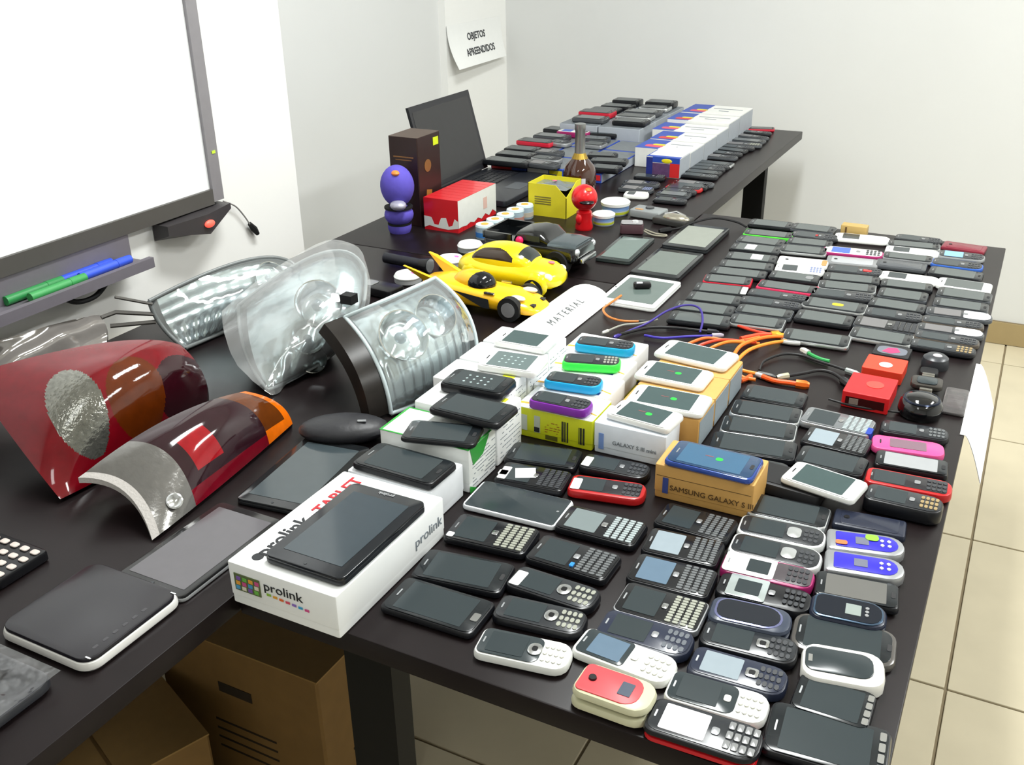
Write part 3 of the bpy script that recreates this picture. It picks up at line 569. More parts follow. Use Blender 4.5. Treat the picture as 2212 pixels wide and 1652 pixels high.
rc=thing('toy_car','orange-yellow low toy racer with black vents and chrome wheels, nearer of the two yellow cars','toy car',(-.935,1.66,.75)); rc.scale=(1.06,1.05,1.08)
loftbody([(-.128,.012,.03,.044),(-.12,.034,.016,.050),(-.08,.046,.012,.056),(-.03,.043,.010,.052),(.02,.042,.010,.048),(.07,.044,.010,.044),(.105,.040,.010,.034),(.125,.028,.010,.024),(.132,.012,.012,.018)],20,3).build('body',YEO,rc,60)
MB().ell((-.02,0,.048),(.046,.026,.026),18,10).build('canopy',YEO,rc); MB().ell((-.006,-.003,.05),(.032,.0265,.0225),16,10).build('windscreen',M('14161a',.08,spec=.6),rc)
MB().add([(-.045,-.0452,.044),(.032,-.0440,.036),(.034,-.0440,.018),(.02,-.0445,.018)],[(3,2,1,0)]).build('side_vent',INK,rc,0)
for sy in (-1,1):
    MB().add([(-.105,sy*.036,.045),(-.15,sy*.05,.078),(-.132,sy*.05,.074),(-.07,sy*.040,.052),(-.105,sy*.030,.045),(-.15,sy*.044,.078),(-.132,sy*.044,.074),(-.07,sy*.030,.052)],[(0,1,2,3),(7,6,5,4),(0,4,5,1),(1,5,6,2),(2,6,7,3)]).build('tail_fin',YEO,rc,0)
    MB().ell((.085,sy*.026,.041),(.016,.008,.005),12,6).build('headlamp',M('f0ead0',.1),rc); MB().prism(.022,.006,.002,.044,.0465,cx=.03,cy=sy*.036).build('chrome_mirror',CHROME,rc)
    MB().box(.106,.118,sy*.02-.005,sy*.02+.005,.024,.031).build('nose_vent',INK,rc,0)
    for sx,rr in ((-.07,.021),(.075,.023)): wheel(rc,sx,sy*.040,rr,rr,.014,'e4e6e8')
tk=thing('toy_truck','glossy black toy pickup truck with chrome front, behind the yellow cars','toy truck',(-.955,1.955,.75),-.04); tk.scale=(.93,1,.98)
BG=M('0e1012',.12,coat=.6)
MB().prism(.25,.115,.012,.034,.066,.006).build('chassis_body',BG,tk); loftbody([(-.045,.045,.06,.066),(-.035,.05,.06,.088),(.0,.05,.06,.094),(.03,.049,.06,.092),(.055,.046,.06,.07)],20,4).build('cab',BG,tk,50)
MB().box(-.12,-.045,-.056,-.05,.066,.082).box(-.12,-.045,.05,.056,.066,.082).box(-.124,-.118,-.056,.056,.066,.082).build('cargo_bed',BG,tk,0)
loftbody([(.05,.05,.05,.074),(.09,.05,.05,.076),(.12,.046,.05,.072)],20,4).build('bonnet',M('5a6468',.12,.5),tk,50)
MB().prism(.004,.08,.001,.045,.064,cx=.126).build('grille',CHROME,tk)
for sy in (-1,1):
    MB().ell((.124,sy*.04,.058),(.006,.010,.008),12,6).build('headlamp',M('e4e8ea',.1,.4),tk); MB().box(-.03,.03,sy*.0503-.0005,sy*.0503+.0005,.072,.085).build('side_window',GLASS,tk,0)
    for sx in (-.075,.08): wheel(tk,sx,sy*.052,.03,.03,.026,'3a3c30')
MB().prism(.012,.07,.004,.03,.042,.002,cx=.132).build('bumper',CHROME,tk)
kn=MB().ell((-.02,-.058,.072),(.010,.008,.010),12,8).build('pink_sticker',M('e81a5c',.4),tk)

# purple and red figures
pf=thing('toy_figure','purple plush figure with a big egg-shaped hood and a silver face band','toy figure',(-1.392,2.043,.75),-.6)
PV=M('5b4fb8',.8,bump=.8,scale=35,noise=.12)
MB().ell((0,0,.118),(.045,.042,.052),22,14).build('hood',PV,pf); MB().lathe([(0,0),(.026,0),(.03,.01),(.03,.02),(0,.024)],20).build('foot_roll',PV,pf); MB().ell((0,0,.045),(.038,.037,.028),20,12).build('body',PV,pf)
MB().lathe([(.0,.062),(.036,.062),(.036,.067),(0,.067)],20).build('dark_band',RUB,pf); MB().lathe([(0,.021),(.03,.021),(.03,.026),(0,.026)],20).build('dark_band',RUB,pf)
MB().ell((.034,-.014,.078),(.024,.020,.013),14,8).build('silver_band',M('b4b2c4',.35,.4),pf); MB().ell((.024,-.012,.156),(.013,.010,.007),12,6).build('orange_sticker',M('f0883a',.5),pf)
rf=thing('toy_figure','small glossy red figure with a round helmet head and black visor','toy figure',(-.976,2.258,.75),-.3)
RM=M('d8131c',.3,coat=.4)
MB().lathe([(0,0),(.021,0),(.023,.006),(.019,.026),(.020,.045),(.012,.052),(0,.054)],22).build('body',RM,rf); MB().ell((0,0,.081),(.034,.032,.033),24,14).build('helmet',RM,rf)
MB().ell((.018,-.014,.076),(.022,.018,.006),18,8).build('visor',BLK,rf); MB().ell((.016,-.006,.104),(.010,.010,.006),12,6).build('orange_sticker',M('f06a1a',.5),rf)
for sy in (-1,1): MB().ell((0,sy*.02,.03),(.009,.008,.014),12,8).build('arm',RM,rf)

# tall dark gift box
gbx=thing('gift_box','tall dark brown bottle carton with gold print and a yellow-green sticker','box',(-1.407,2.155,.75))
MB().prism(.086,.108,.002,0,.226,.001,seg=1).build('carton',M('2c1a19',.4,noise=.15),gbx,0); MB().prism(.086,.108,.002,.226,.2266,0,seg=1).build('top_panel',M('4a3a30',.45,noise=.25),gbx,0)
GD=M('8c6238',.4,.3)
MB().box(-.03,.03,-.0548,-.0542,.175,.178).box(-.024,.024,-.0548,-.0542,.168,.170).build('gold_print',GD,gbx,0)
MB().lathe([(0,0),(.016,0),(.016,.0006),(0,.0006)],14).build('gold_figure',GD,gbx).matrix_local=Matrix.Translation((.0434,-.01,.15))@Matrix.Rotation(math.pi/2,4,'Y')
MB().add([(.0436,-.03,.03),(.0436,.0,.03),(.0436,.005,.085),(.0436,-.02,.09)],[(0,1,2,3)]).build('gold_figure',M('a86a30',.4),gbx,0)
MB().box(.0435,.0440,.02,.045,.195,.215).build('yellow_sticker',M('cde01a',.5),gbx,0)
# red-white pack
rp=thing('carton_pack','row of slim red and white cartons with a milk-splash print, next to the gift box','box',(-1.297,2.19,.75))
RD=M('d01a24',.3,coat=.3); WP=M('dfe0da',.4)
for k in range(8):
    c=MB().box(-.05,.05,-.1+.025*k,-.0762+.025*k,0,.083).build('carton',RD,rp,0)
MB().add([(-.05,-.1006,.006),(-.035,-.1006,.012),(-.01,-.1006,.008),(.02,-.1006,.006),(.05,-.1006,.012),(.05,-.1006,.03),(.040,-.1006,.036),(.033,-.1006,.018),(.022,-.1006,.014),(.015,-.1006,.036),(.0,-.1006,.034),(-.008,-.1006,.016),(-.02,-.1006,.016),(-.028,-.1006,.034),(-.05,-.1006,.036)],[tuple(range(15))]).build('splash_print',WP,rp,0)
ys=[-.1+.02*i for i in range(11)]
MB().add([(.0506,y,.012+.006*math.sin(3*i)) for i,y in enumerate(ys)]+[(.0506,y,.0825) for y in ys[::-1]],[tuple(range(22))]).build('white_side',WP,rp,0)
MB().box(.0508,.0511,.03,.05,.03,.06).build('faint_print',M('d8b4a8',.5),rp,0)
# yellow display box
yb=thing('display_box','open yellow cardboard display box with a notched corner and grey wrapped contents','box',(-1.110,2.368,.75))
YB=M('dccf28',.5,noise=.04); a,b,h=.056,.048,.086
def pnl(pts,nx,ny):
    q=[(p[0],p[1],p[2]) for p in pts]; r=[(p[0]-nx*.0016,p[1]-ny*.0016,p[2]) for p in pts]; n=len(q)
    return MB().rings([r,q])
pnl([(-a,-b,0),(a,-b,0),(a,-b,.055),(a*.45,-b,h),(-a,-b,h)],0,-1).build('front_panel',YB,yb,0); pnl([(a,-b,0),(a,b,0),(a,b,h),(a,b*.4,h),(a,-b,.055)],1,0).build('side_panel',YB,yb,0)
pnl([(-a,b,0),(a,b,0),(a,b,h),(-a,b,h)],0,1).build('rear_panel',YB,yb,0); pnl([(-a,-b,0),(-a,b,0),(-a,b,h),(-a,-b,h)],-1,0).build('side_panel',YB,yb,0)
MB().box(-a+.002,a-.002,-b+.002,b-.002,0,.05).build('contents',M('5d6266',.35),yb,0)
MB().rings([[(p[0],p[1],p[2]) for p in r] for r in wavy(-a+.002,a-.002,-b+.002,b-.002,.074,.004,12,4)],False,False,False).build('grey_wrap',M('8d9496',.2,.5),yb)
specks_m=MB()
for k in range(4): specks_m.box(-.036,.012,-b-.0006,-b,.050-.006*k,.053-.006*k)
specks_m.build('printed_lines',M('7a7230',.6),yb,0); MB().prism(.012,.008,.002,0,.001).build('pink_sticker',M('e86a90',.5),yb).location=(-.005,.01,.083)
# bottle
bo=thing('liquor_bottle','dark amber liquor bottle with silver neck foil and white label','bottle',(-1.085,2.475,.75))
MB().lathe([(0,0),(.042,0),(.045,.006),(.045,.085),(.040,.105),(.020,.128),(.014,.14),(.013,.15),(0,.15)],26).build('glass_body',M('3a1a0c',.06,coat=.6,spec=.8),bo)
MB().lathe([(.0145,.140),(.0135,.20),(.015,.202),(.015,.218),(0,.219)],20).build('neck_foil',M('9a9c9c',.3,.7),bo); MB().lathe([(.0225,.126),(.0152,.1405),(.0148,.1405),(.022,.126)],20).build('gold_collar',M('a88a3a',.3,.7),bo)
lab=MB(); ring0=[];ring1=[]
for i in range(9):
    t_=-1.7+.9*i/8; ring0.append((.0456*math.cos(t_),.0456*math.sin(t_),.04)); ring1.append((.0456*math.cos(t_),.0456*math.sin(t_),.08))
lab.rings([ring0,ring1],False,False,False).build('label',M('c8c4cc',.6),bo)
# tubs with white lids
for lb,x,y,r,h in (('small tub with white lid and yellow-blue label, beside the red figure',-.948,2.32,.027,.030),('wider tub with white lid and printed label, behind the small tub',-.958,2.425,.036,.036)):
    t=thing('lidded_tub',lb,'tub',(x,y,.75)); MB().lathe([(0,0),(r*.95,0),(r,.003),(r,h*.72),(0,h*.72)],24).build('cup',M('b6c4d8',.4),t)
    MB().lathe([(r*1.003,h*.12),(r*1.008,h*.12),(r*1.008,h*.3),(r*1.003,h*.3)],24).build('yellow_band',M('a8b030',.5),t); MB().lathe([(r*1.003,h*.4),(r*1.008,h*.4),(r*1.008,h*.66),(r*1.003,h*.66)],24).build('blue_band',M('7a9cd0',.5),t)
    MB().lathe([(0,h*.7),(r*1.08,h*.7),(r*1.1,h*.9),(r*.95,h),(r*.3,h*1.02),(0,h*.98)],26).build('lid',WHITE,t)
# cans with orange lids
for k in range(5):
    t=thing('small_can',['small pale blue can with orange lid, nearest the toy truck','second pale blue can from the toy truck','third pale blue can from the toy truck','fourth pale blue can from the toy truck','farthest pale blue can, touching the yellow display box'][k],'can',(-1.168+.002*k,2.085+.051*k,.75),0,'pale cans with orange lids')
    MB().lathe([(0,0),(.022,0),(.023,.002),(.023,.032),(0,.032)],20).build('cup',M('a8bcc8',.35),t); MB().lathe([(.0232,.006),(.0236,.006),(.0236,.018),(.0232,.018)],20).build('band',M(['3a7ac0','5a94b8','8ac0a0','a87a70','b0a898'][k],.4),t)
    MB().lathe([(0,.031),(.0235,.031),(.022,.036),(0,.036)],20).build('lid',M('c8d8dc',.3),t); MB().lathe([(0,.036),(.010,.036),(.010,.0368),(0,.0368)],16).build('orange_dot',M('f0a040',.5),t)
for k,(x,y) in enumerate(((-1.163,1.725),(-1.135,1.862),(-1.148,1.975))):
    t=thing('round_compact',['white round compact lying behind the tail fin of the yellow racer','white round compact with a pink dot, middle of three','white round compact nearest the toy truck'][k],'compact',(x,y,.75),.1*k)
    MB().lathe([(0,0),(.026,0),(.03,.004),(.03,.012),(0,.013)],26).build('base',M('a8aaac',.3),t); MB().lathe([(.03,.013),(.031,.016),(.027,.022),(.012,.025),(0,.0255)],26).build('lid',M('eef0ef',.3),t)
    if k<2: MB().ell((.014,0,.0245),(.007,.005,.001),12,4).build('pink_dot',M('e86ab4',.5),t)
fl_=thing('torch','black metal torch lying left of the white compacts','torch',(-1.28,1.812,.765),-.06)
MB().cyl(.0125,.0125,0,.10,18,ax='x').build('barrel',M('23242c',.3,.3),fl_); MB().cyl(.0128,.018,.1,.125,18,ax='x').build('head',BLK,fl_); MB().cyl(.0155,.0155,.125,.1262,18,ax='x').build('lens',SILV,fl_)
dk=thing('dark_gadget','black gadget with silver trim lying in front of the torch','gadget',(-1.185,1.64,.75),-.1)
MB().prism(.11,.05,.008,0,.02,.004).build('case',BLK,dk); MB().prism(.03,.03,.006,.0195,.0215,.001,cx=-.02).build('silver_trim',SILV,dk)
# cameras
c1=thing('compact_camera','silver-grey compact camera lying beside the tubs','camera',(-.865,2.428,.75),-.1)
MB().prism(.088,.058,.006,0,.022,.004).build('body',M('9a9fa0',.35,.4),c1); MB().cyl(.012,.011,.022,.026,18,.0,.006).build('lens',M('3a3c3e',.2),c1); MB().prism(.022,.008,.002,.022,.0232,cx=-.02,cy=-.016).build('label',M('b88a5a',.5),c1)
c2=thing('folded_clip_camera','dark camera with a bright curved metal top beside the far desk edge','camera',(-.785,2.392,.75),-.15)
MB().prism(.095,.06,.008,0,.018,.004).build('body',M('3a3a38',.3,.3),c2); MB().ell((.01,-.006,.018),(.038,.018,.012),18,8).build('curved_top',M('b4aFA0',.2,.7),c2)
MB().tube([(-.03,.01,.02),(0,.018,.028),(.03,.012,.022)],.003,8).build('chrome_bar',CHROME,c2)
c3=thing('small_camera','small maroon and grey camera with a wrist strap','camera',(-.852,2.272,.75),.35)
MB().prism(.058,.036,.006,0,.026,.004).build('body',M('4a3238',.35),c3); MB().prism(.054,.033,.006,.026,.030,.002).build('grey_top',M('a6a4a6',.3,.4),c3); MB().cyl(.009,.008,.03,.033,16,.008,0).build('lens',M('d8d8da',.2,.5),c3)
MB().tube(smoothpath([(.03,-.005,.008),(.05,-.02,.003),(.08,-.03,.003),(.085,-.018,.003),(.06,-.008,.003),(.032,.002,.01)],6),.0022,6).build('wrist_strap',M('8d8878',.7),c3)
# laptop
lp=thing('laptop','black laptop standing open at the left desk edge behind the red and white cartons','laptop',(-1.49,2.52,.75),0)
MB().prism(.24,.34,.01,0,.018,.003,cx=.12).build('base',M('24262c',.3),lp); MB().prism(.10,.29,.004,.018,.0184,cx=.075).build('keyboard_well',M('141519',.4),lp)
MB().prism(.05,.075,.003,.018,.0184,cx=.19).build('touchpad',M('3a3f46',.3),lp)
km=M('1c1d22',.4)
m=MB()
for i in range(5):
    for j in range(14): m.prism(.016,.0175,.002,.0184,.0205,0,.035+.0195*i,-.13+.02*j,seg=1)
m.build('keyboard',km,lp,0,kind='stuff')
M4=Matrix.Translation((0,0,.018))@Matrix.Rotation(math.radians(-15),4,'Y')
for nm,mt,bx in (('lid',M('1f2023',.35),(-.006,0,-.17,.17,0,.238)),('screen_bezel',M('26262a',.35),(0,.0012,-.168,.168,.002,.236)),('screen',M('303031',.22,spec=.5),(.0012,.0018,-.155,.155,.018,.222))):
    m=MB().box(*bx); me_o=m.build(nm,mt,lp,0); me_o.data.transform(M4)
m=MB().cyl(.006,.006,-.12,.12,12,ax='y'); o=m.build('hinge',BLKM,lp); o.location=(0,0,.02)

# boxes on the far desk
UB=M('2a4aa8',.45); RB=M('cc2a2c',.4); YBm=M('e0d020',.45); WT=M('e6e6e2',.45); SD=M('aeb4bc',.5)
lab3=['left','middle','right']; rowl=['front','second','third']
for i in range(3):
    for j in range(3):
        x0=-1.488+.125*i; y0=2.705+.155*j
        t=thing('flat_box','flat blue box in the %s row, %s one, under the phones of the far desk'%(rowl[j],lab3[i]),'box',(x0+.061,y0+.076,.75),0,'flat blue boxes on the far desk')
        MB().prism(.122,.152,.002,0,.0294,.001,seg=1).build('tray',UB,t,0); MB().prism(.115,.14,.002,.0294,.030,0,seg=1).build('grey_top',M('6f7478',.5,noise=.25),t,0)
        c=[RB,WT,UB][i]
        MB().box(-.058,.012,-.0766,-.076,.010,.027).build('front_print',[RB,WT,UB][i],t,0)
        MB().box(.016,.058,-.0766,-.076,.008,.024).build('front_print',[UB,YBm,RB][i],t,0)
        if i==2: MB().box(.061,.0616,-.074,.074,.002,.026).build('white_side',SD,t,0)
for k,(x0,x1,y0,y1) in enumerate(((-1.475,-1.335,3.185,3.335),(-1.33,-1.18,3.185,3.335),(-1.475,-1.335,3.34,3.49),(-1.33,-1.18,3.34,3.49),(-1.475,-1.335,3.495,3.65),(-1.33,-1.18,3.495,3.65))):
    t=thing('phone_carton','taller grey box in the pile by the back wall, '+['front left','front right','middle left','middle right','rear left','rear right'][k]+' one','box',((x0+x1)/2,(y0+y1)/2,.75),0,'taller boxes by the back wall')
    MB().prism(x1-x0,y1-y0,.002,0,.066,.001,seg=1).build('box_body',SD,t,0); MB().prism(x1-x0-.002,y1-y0-.002,.002,.066,.0664,0,seg=1).build('pale_top',M('747a80',.5,noise=.3),t,0)
rb_=[(-1.03,-.925,2.85,2.945,.060),(-1.108,-.925,2.955,3.085,.060),(-1.108,-.925,3.09,3.22,.062),(-1.15,-.925,3.225,3.355,.064),(-1.145,-.925,3.36,3.49,.075),(-1.14,-.925,3.495,3.66,.078)]
for k,(x0,x1,y0,y1,h) in enumerate(rb_):
    t=thing('printed_box',['small printed box at the front of its row on the far desk','second white-topped box with a blue and yellow end on the far desk','third white-topped box with a red and yellow end on the far desk','fourth white-topped box with a red and blue end on the far desk','fifth white-topped box on the far desk, a little taller','last white-topped box, nearest the back wall'][k],'box',((x0+x1)/2,(y0+y1)/2,.75),0)
    a=(x1-x0)/2; b=(y1-y0)/2
    MB().prism(2*a,2*b,.002,0,h,.001,seg=1).build('carton',WT,t,0)
    if k==0:
        MB().box(-a,a,-b,b,h,h+.0006).build('blue_top',UB,t,0); MB().box(-a+.004,a,-b+.02,b,h+.0006,h+.001).build('white_top_label',WHITE,t,0)
        MB().box(-a,-a+.02,-b-.0006,-b,.002,h-.002).build('blue_front',M('26307a',.45),t,0); MB().box(-a+.02,a-.03,-b-.0006,-b,.002,.042).build('picture_front',M('5c3f66',.5,noise=.4,scale=90),t,0); MB().box(a-.03,a,-b-.0006,-b,.002,.044).build('red_front',RB,t,0); MB().box(-a+.02,a,-b-.0006,-b,.044,h).build('blue_strip',UB,t,0)
        MB().ell((.012,-b-.0006,.050),(.017,.0012,.007),16,6).build('yellow_badge',YBm,t)
        MB().box(a,a+.0006,-b,b,.002,h-.002).build('grey_side',SD,t,0)
    else:
        MB().box(-a,-a+.075,-b,b,h,h+.0006).build('blue_end',UB,t,0); MB().prism(.056,.034,.012,h+.0006,h+.001,cx=-a+.05,cy=-b+.028+.01*(k%2)).build('badge',RB if k%2==0 else M('d8506a',.5),t); MB().prism(.04,.02,.008,h+.001,h+.0014,cx=-a+.06,cy=-b+.045+.012*(k%2)).build('badge',YBm,t)
        MB().box(-a+.09,a-.02,b*.2,b*.3,h,h+.0005).box(-a+.12,a-.06,-b*.3,-b*.2,h,h+.0005).build('printed_line',INKG,t,0); MB().box(a,a+.0006,-b,b,.002,h-.004).build('grey_side',SD,t,0)
# ---------------------------------------------------------------- phones
COL=dict(black='15161a',white='e6e7e3',silver='a6a8ab',grey='4d5054',red='b01d1f',navy='232838',slate='3a4150',magenta='98225f',cream='c9c7a8',
 pink='e0508e',purple='7a2a9c',cyan='1d9ccf',green='3fe04a',darkred='7c2233',bronze='4f473f',blue='2b57a8',darkblue='22335e')
def keys(m,x0,x1,w,nx,ny,z,h=.0012,fill=.72):
    dx=(x1-x0)/nx; dy=w/ny
    for i in range(nx):
        for j in range(ny):
            cx=x0+dx*(i+.5); cy=-w/2+dy*(j+.5); m.prism(dx*fill,dy*fill,min(dx,dy)*.25,z,z+h,0,cx,cy,seg=1)
    return m
def phone(label,kind,x,y,z,rz,L,W,T,st='',group=None,name=None,parent_detail=True):
    """local frame: x along the length with the earpiece end at -x, z up from the surface it lies on"""
    s=st.split(); has=lambda k:k in s
    t=thing(name or {'flip':'flip_phone','qwerty':'qwerty_phone','slab':'touchscreen_phone','mini':'mini_phone'}.get(kind,'mobile_phone'),label,'phone',(x,y,z),rz,group)
    base=s[0] if s and s[0] in COL else 'black'
    if has('redoutline'): base='red'
    if has('whiteedge') : t_we=1
    if has('pinkwhite'): base='magenta'
    if has('whiteblue'): base='blue'
    if has('greytop'): base='grey'
    body=M(COL[base],.3,spec=.35,coat=.1) if base!='silver' else SILV
    if base in('grey','bronze'): body=M(COL[base],.25,.3)
    if has('whiteedge'): body=M('e4e6e4',.25,.2)
    if has('blueface'): body=M('2c4a9a',.2,.3,coat=.4)
    face=body; top=T
    r=W*.13; r1=None
    if kind=='qwerty': r=W*.14
    if kind=='mini': r,r1=W*.12,W*.46
    if kind=='bar': r,r1=W*.22,W*.36
    if kind in('flip','pink'): r,r1=W*.25,W*.36
    if has('whiterim'): r,r1=W*.3,W*.34; body=M('e9e7e0',.3,coat=.3)
    if has('clearcase'): r=W*.27; body=M('565350',.2,.2)
    b=min(T*.35,.004)
    P=lambda nm,m,mt,**k: m.build(nm,mt,t,**k)
    if kind=='flip':
        P('lower_shell',MB().prism(L,W,r,0,T*.47,b,rr=r1),body); P('upper_shell',MB().prism(L*.985,W*.97,r,T*.49,T,b*1.3,rr=r1),body)
        if has('coral'):
            P('lid_panel',MB().prism(L*.78,W*.8,W*.12,T-.001,T+.0008,.0006,cx=-L*.06,rr=W*.3),M('e2484e',.4),label='coral red lid panel')
            P('outer_display',MB().prism(L*.16,W*.38,.001,T+.0008,T+.0014,cx=L*.14),M('3b4657',.3)); P('camera',MB().cyl(.0045,.004,T+.0008,T+.003,14,-L*.3,0),BLK)
        elif has('oval'):
            P('lid_rim',MB().prism(L*.82,W*.84,W*.3,T-.0008,T+.0006,.0005,cx=-.002,rr=W*.42),M('7b7fa6',.2,.6),label='lilac oval rim')
            P('lid_panel',MB().prism(L*.76,W*.72,W*.26,T+.0004,T+.0012,cx=-.002,rr=W*.36),M('20242c',.12,spec=.6))
        else:
            P('lid_rim',MB().prism(L*.9,W*.88,W*.2,T-.0008,T+.0006,.0005,rr=W*.36),M('4a5e74',.2,.6))
            P('lid_panel',MB().prism(L*.85,W*.78,W*.18,T+.0004,T+.0012,rr=W*.32),M('171c26',.15))
            P('outer_display',MB().prism(L*.2,W*.4,.001,T+.0012,T+.0017,cx=L*.06),M('8d9793',.3)); P('badge',keys(MB(),L*.2,L*.27,W*.4,1,3,T+.0012),SILV)
        return t
    if has('redshell'):
        P('lower_shell',MB().prism(L*.97,W*1.02,r,0,T*.5,b),M('c01018',.35),label='red lower shell'); P('case',MB().prism(L,W,r,T*.42,T,b,rr=r1),body)
    else: P('case',MB().prism(L,W,r,0,T,b,rr=r1),body)
    if kind=='back' :
        P('rear_cover',MB().prism(L*.8,W*.8,W*.12,T-.0003,T+.0007,.0005),M(COL.get(base,'333333'),.25)); P('camera',MB().cyl(.004,.0035,T+.0007,T+.0018,12,-L*.32,0),BLK)
        if has('tanend'): P('end_cap',MB().prism(L*.1,W*.7,.004,T,T+.001,cx=L*.42),M('b08a55',.5),label='brown end cap')
        return t
    if kind=='pink':
        P('screen',MB().prism(L*.5,W*.58,.002,T-.0002,T+.0006),M('7a5f6c',.25)); P('earpiece',MB().prism(.002,W*.25,.001,T,T+.0006,cx=-L*.38),BLKM); return t
    if kind=='mini':
        P('blue_panel',MB().prism(L*.8,W*.72,W*.06,T-.0003,T+.0008,.0005,cx=.001,rr=W*.34),M('2f27b8',.3),label='violet blue panel')
        P('screen',MB().prism(L*.17,W*.34,.001,T+.0008,T+.0014,cx=-L*.05),M('6c6f80',.25))
        P('arrow_keys',keys(MB(),L*.16,L*.34,W*.44,2,2,T+.0008,fill=.55),WHITE,kind='stuff')
        if has('greensticker'):
            P('green_sticker',MB().prism(.016,.013,.005,T+.0016,T+.002,cx=L*.08,cy=W*.2),M('86c832',.6)); P('orange_sticker',MB().prism(.014,.009,.003,T+.0016,T+.002,cx=-L*.32,cy=-W*.2),M('e0703a',.6))
        return t
    if kind=='slab':
        k=.9; fm=M('1c2023',.18,spec=.45)
        if has('whiteframe'): body=WHITE; t.children[0].data.materials[0]=M('dfe2e6',.3,.1)
        if base=='white' or has('white'): fm=M('eef0ee',.25,coat=.3)
        if has('whiteframe') : P('glass',MB().prism(L*.94,W*.92,W*.05,T-.0003,T+.0005,.0003),GLASS); P('camera_dot',MB().cyl(.002,.002,T+.0005,T+.0008,10,L*.42,0),SILV); return t
        if has('whiterim'): P('glass',MB().prism(L*.82,W*.68,W*.18,T-.0004,T+.0012,.0008,cx=-.004,cy=.001,rr=W*.24),GLASS); P('earpiece_chrome',MB().box(-L*.42,-L*.37,-W*.1,W*.1,T,T+.0018),CHROME); return t
        for nm,h in (('greenframe','46c030'),('pinkframe','c8244e'),('rededge','c31c34')):
            if has(nm): t.children[0].data.materials[0]=M(h,.35)
        for nm in ('silveredge','silverrim','silverline'):
            if has(nm): t.children[0].data.materials[0]=M('cfd2d4',.2,.85)
        if has('clearcase'): P('face',MB().prism(L*.9,W*.84,W*.2,T-.0003,T+.0006,.0004),fm)
        else: P('face',MB().prism(L*.955,W*(.84 if 'frame' in st else .93),W*.16,T-.0003,T+.0006,.0004),fm)
        zt=T+.0006
        sm=GLASS
        if has('matte'): sm=M('5c5b57',.55)
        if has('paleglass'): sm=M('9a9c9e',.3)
        if has('blueface'): fm=M('27405e',.12,spec=.7); t.children[-1].data.materials[0]=fm; sm=M('3a5f7c',.15,spec=.7)
        if base=='grey': sm=M('5d6264',.22,spec=.7)
        if base=='white': sm=M('3a4c4c',.2) if not has('icons') else M('5c6a6a',.2)
        if has('dim'): sm=M('515756',.25,spec=.5)
        P('screen',MB().prism(L*(.68 if base=='white' else .72),W*(.84 if base=='white' else .8) if 'frame' not in st else W*.7,.0015,zt-.0002,zt+.0004,cx=-L*.01),sm)
        P('earpiece',MB().prism(.0018,W*.2,.0008,zt-.0002,zt+.0004,cx=-L*.42),BLKM if base=='white' else SILV)
        if has('chromehome'): P('home_key',MB().prism(.009,.014,.002,zt,zt+.001,cx=L*.425,cy=-.004),CHROME,label='bright chrome home key')
        elif has('chromebar'):
            for i in range(4): P('key',MB().prism(.006,W*.16,.0015,zt,zt+.001,cx=L*.43,cy=W*(-.3+.2*i)),CHROME)
        elif has('whitekey'): P('home_key',MB().prism(.012,W*.75,.003,zt,zt+.001,cx=L*.44),WHITE,label='white end key')
        elif has('ovalkey'): P('home_key',MB().prism(.016,.02,.006,zt,zt+.001,cx=L*.3),SILV)
        else: P('home_key',MB().prism(.005,.012,.0022,zt-.0002,zt+.0004,cx=L*.43),BLKM if base!='white' else M('c8c8c4',.3))
        if has('whitespot'): P('glare_patch',flatrect(-L*.2,.0,-W*.3,W*.3,zt+.0005),PAPER)  # white patches here and below paint the reflection on the glass
        if has('whitespot2'): P('glare_patch',flatrect(.0,L*.22,-W*.3,W*.3,zt+.0005),PAPER)
        if has('yellowsticker'): P('yellow_sticker',MB().prism(.022,.014,.005,zt,zt+.0007,cx=L*.05),M('d8c02c',.6))
        if has('picture'):
            P('colour_picture',flatrect(-L*.3,L*.1,-W*.36,W*.3,zt+.0004),M('6b7fae',.3)); P('colour_picture',flatrect(L*.1,L*.22,-W*.3,W*.3,zt+.0004),M('b0634a',.3)); P('colour_picture',flatrect(L*.12,L*.2,-W*.44,-W*.3,zt+.0004),M('7fc2d8',.3))
        if has('android'):
            P('robot_picture',MB().prism(.010,.009,.004,zt+.0003,zt+.0006,cx=L*.06),M('1fae3c',.4,emit=.3),label='green figure shown on the screen'); P('red_arc_picture',MB().prism(.012,.0016,.0007,zt+.0003,zt+.0006,cx=-L*.06,cy=.003),M('8a4a48',.4))
        if has('icons'):
            P('screen_icons',keys(MB(),-L*.24,L*.22,W*.55,4,3,zt+.0004,.0001,.4),M('9fb0b0',.4),kind='stuff')
        return t
    # keypad kinds
    zt=T; kx=.2 if kind=='bar' else .12
    if has('blackface'):
        P('face',MB().prism(L*.66,W*.88,W*.16,T-.0003,T+.0007,.0004,cx=-L*.14,rr=W*.2),GLASS); zt=T+.0007; sx,sl=-.18,.40
    elif has('blackscreen') and base=='white':
        P('face',MB().prism(L*.5,W*.86,W*.12,T-.0003,T+.0007,.0004,cx=-L*.21),GLASS); zt=T+.0007; sx,sl=-.18,.34
    elif kind=='qwerty':
        P('face',MB().prism(L*.95,W*.92,W*.12,T-.0003,T+.0005,.0003),M('1a1b1e' if not has('silverkeys') or base!='silver' else '6f7274',.15,spec=.6)); zt=T+.0005; sx,sl=-.2,.38
    elif base in('white','magenta','cream') and not has('smallscreen'):
        P('face',MB().prism(L*.93,W*.84,W*.2,T-.0003,T+.0006,.0004,rr=W*.3),M('eceae4',.3,coat=.2)); zt=T+.0006; sx,sl=-.2,.3
    elif has('smallscreen'):
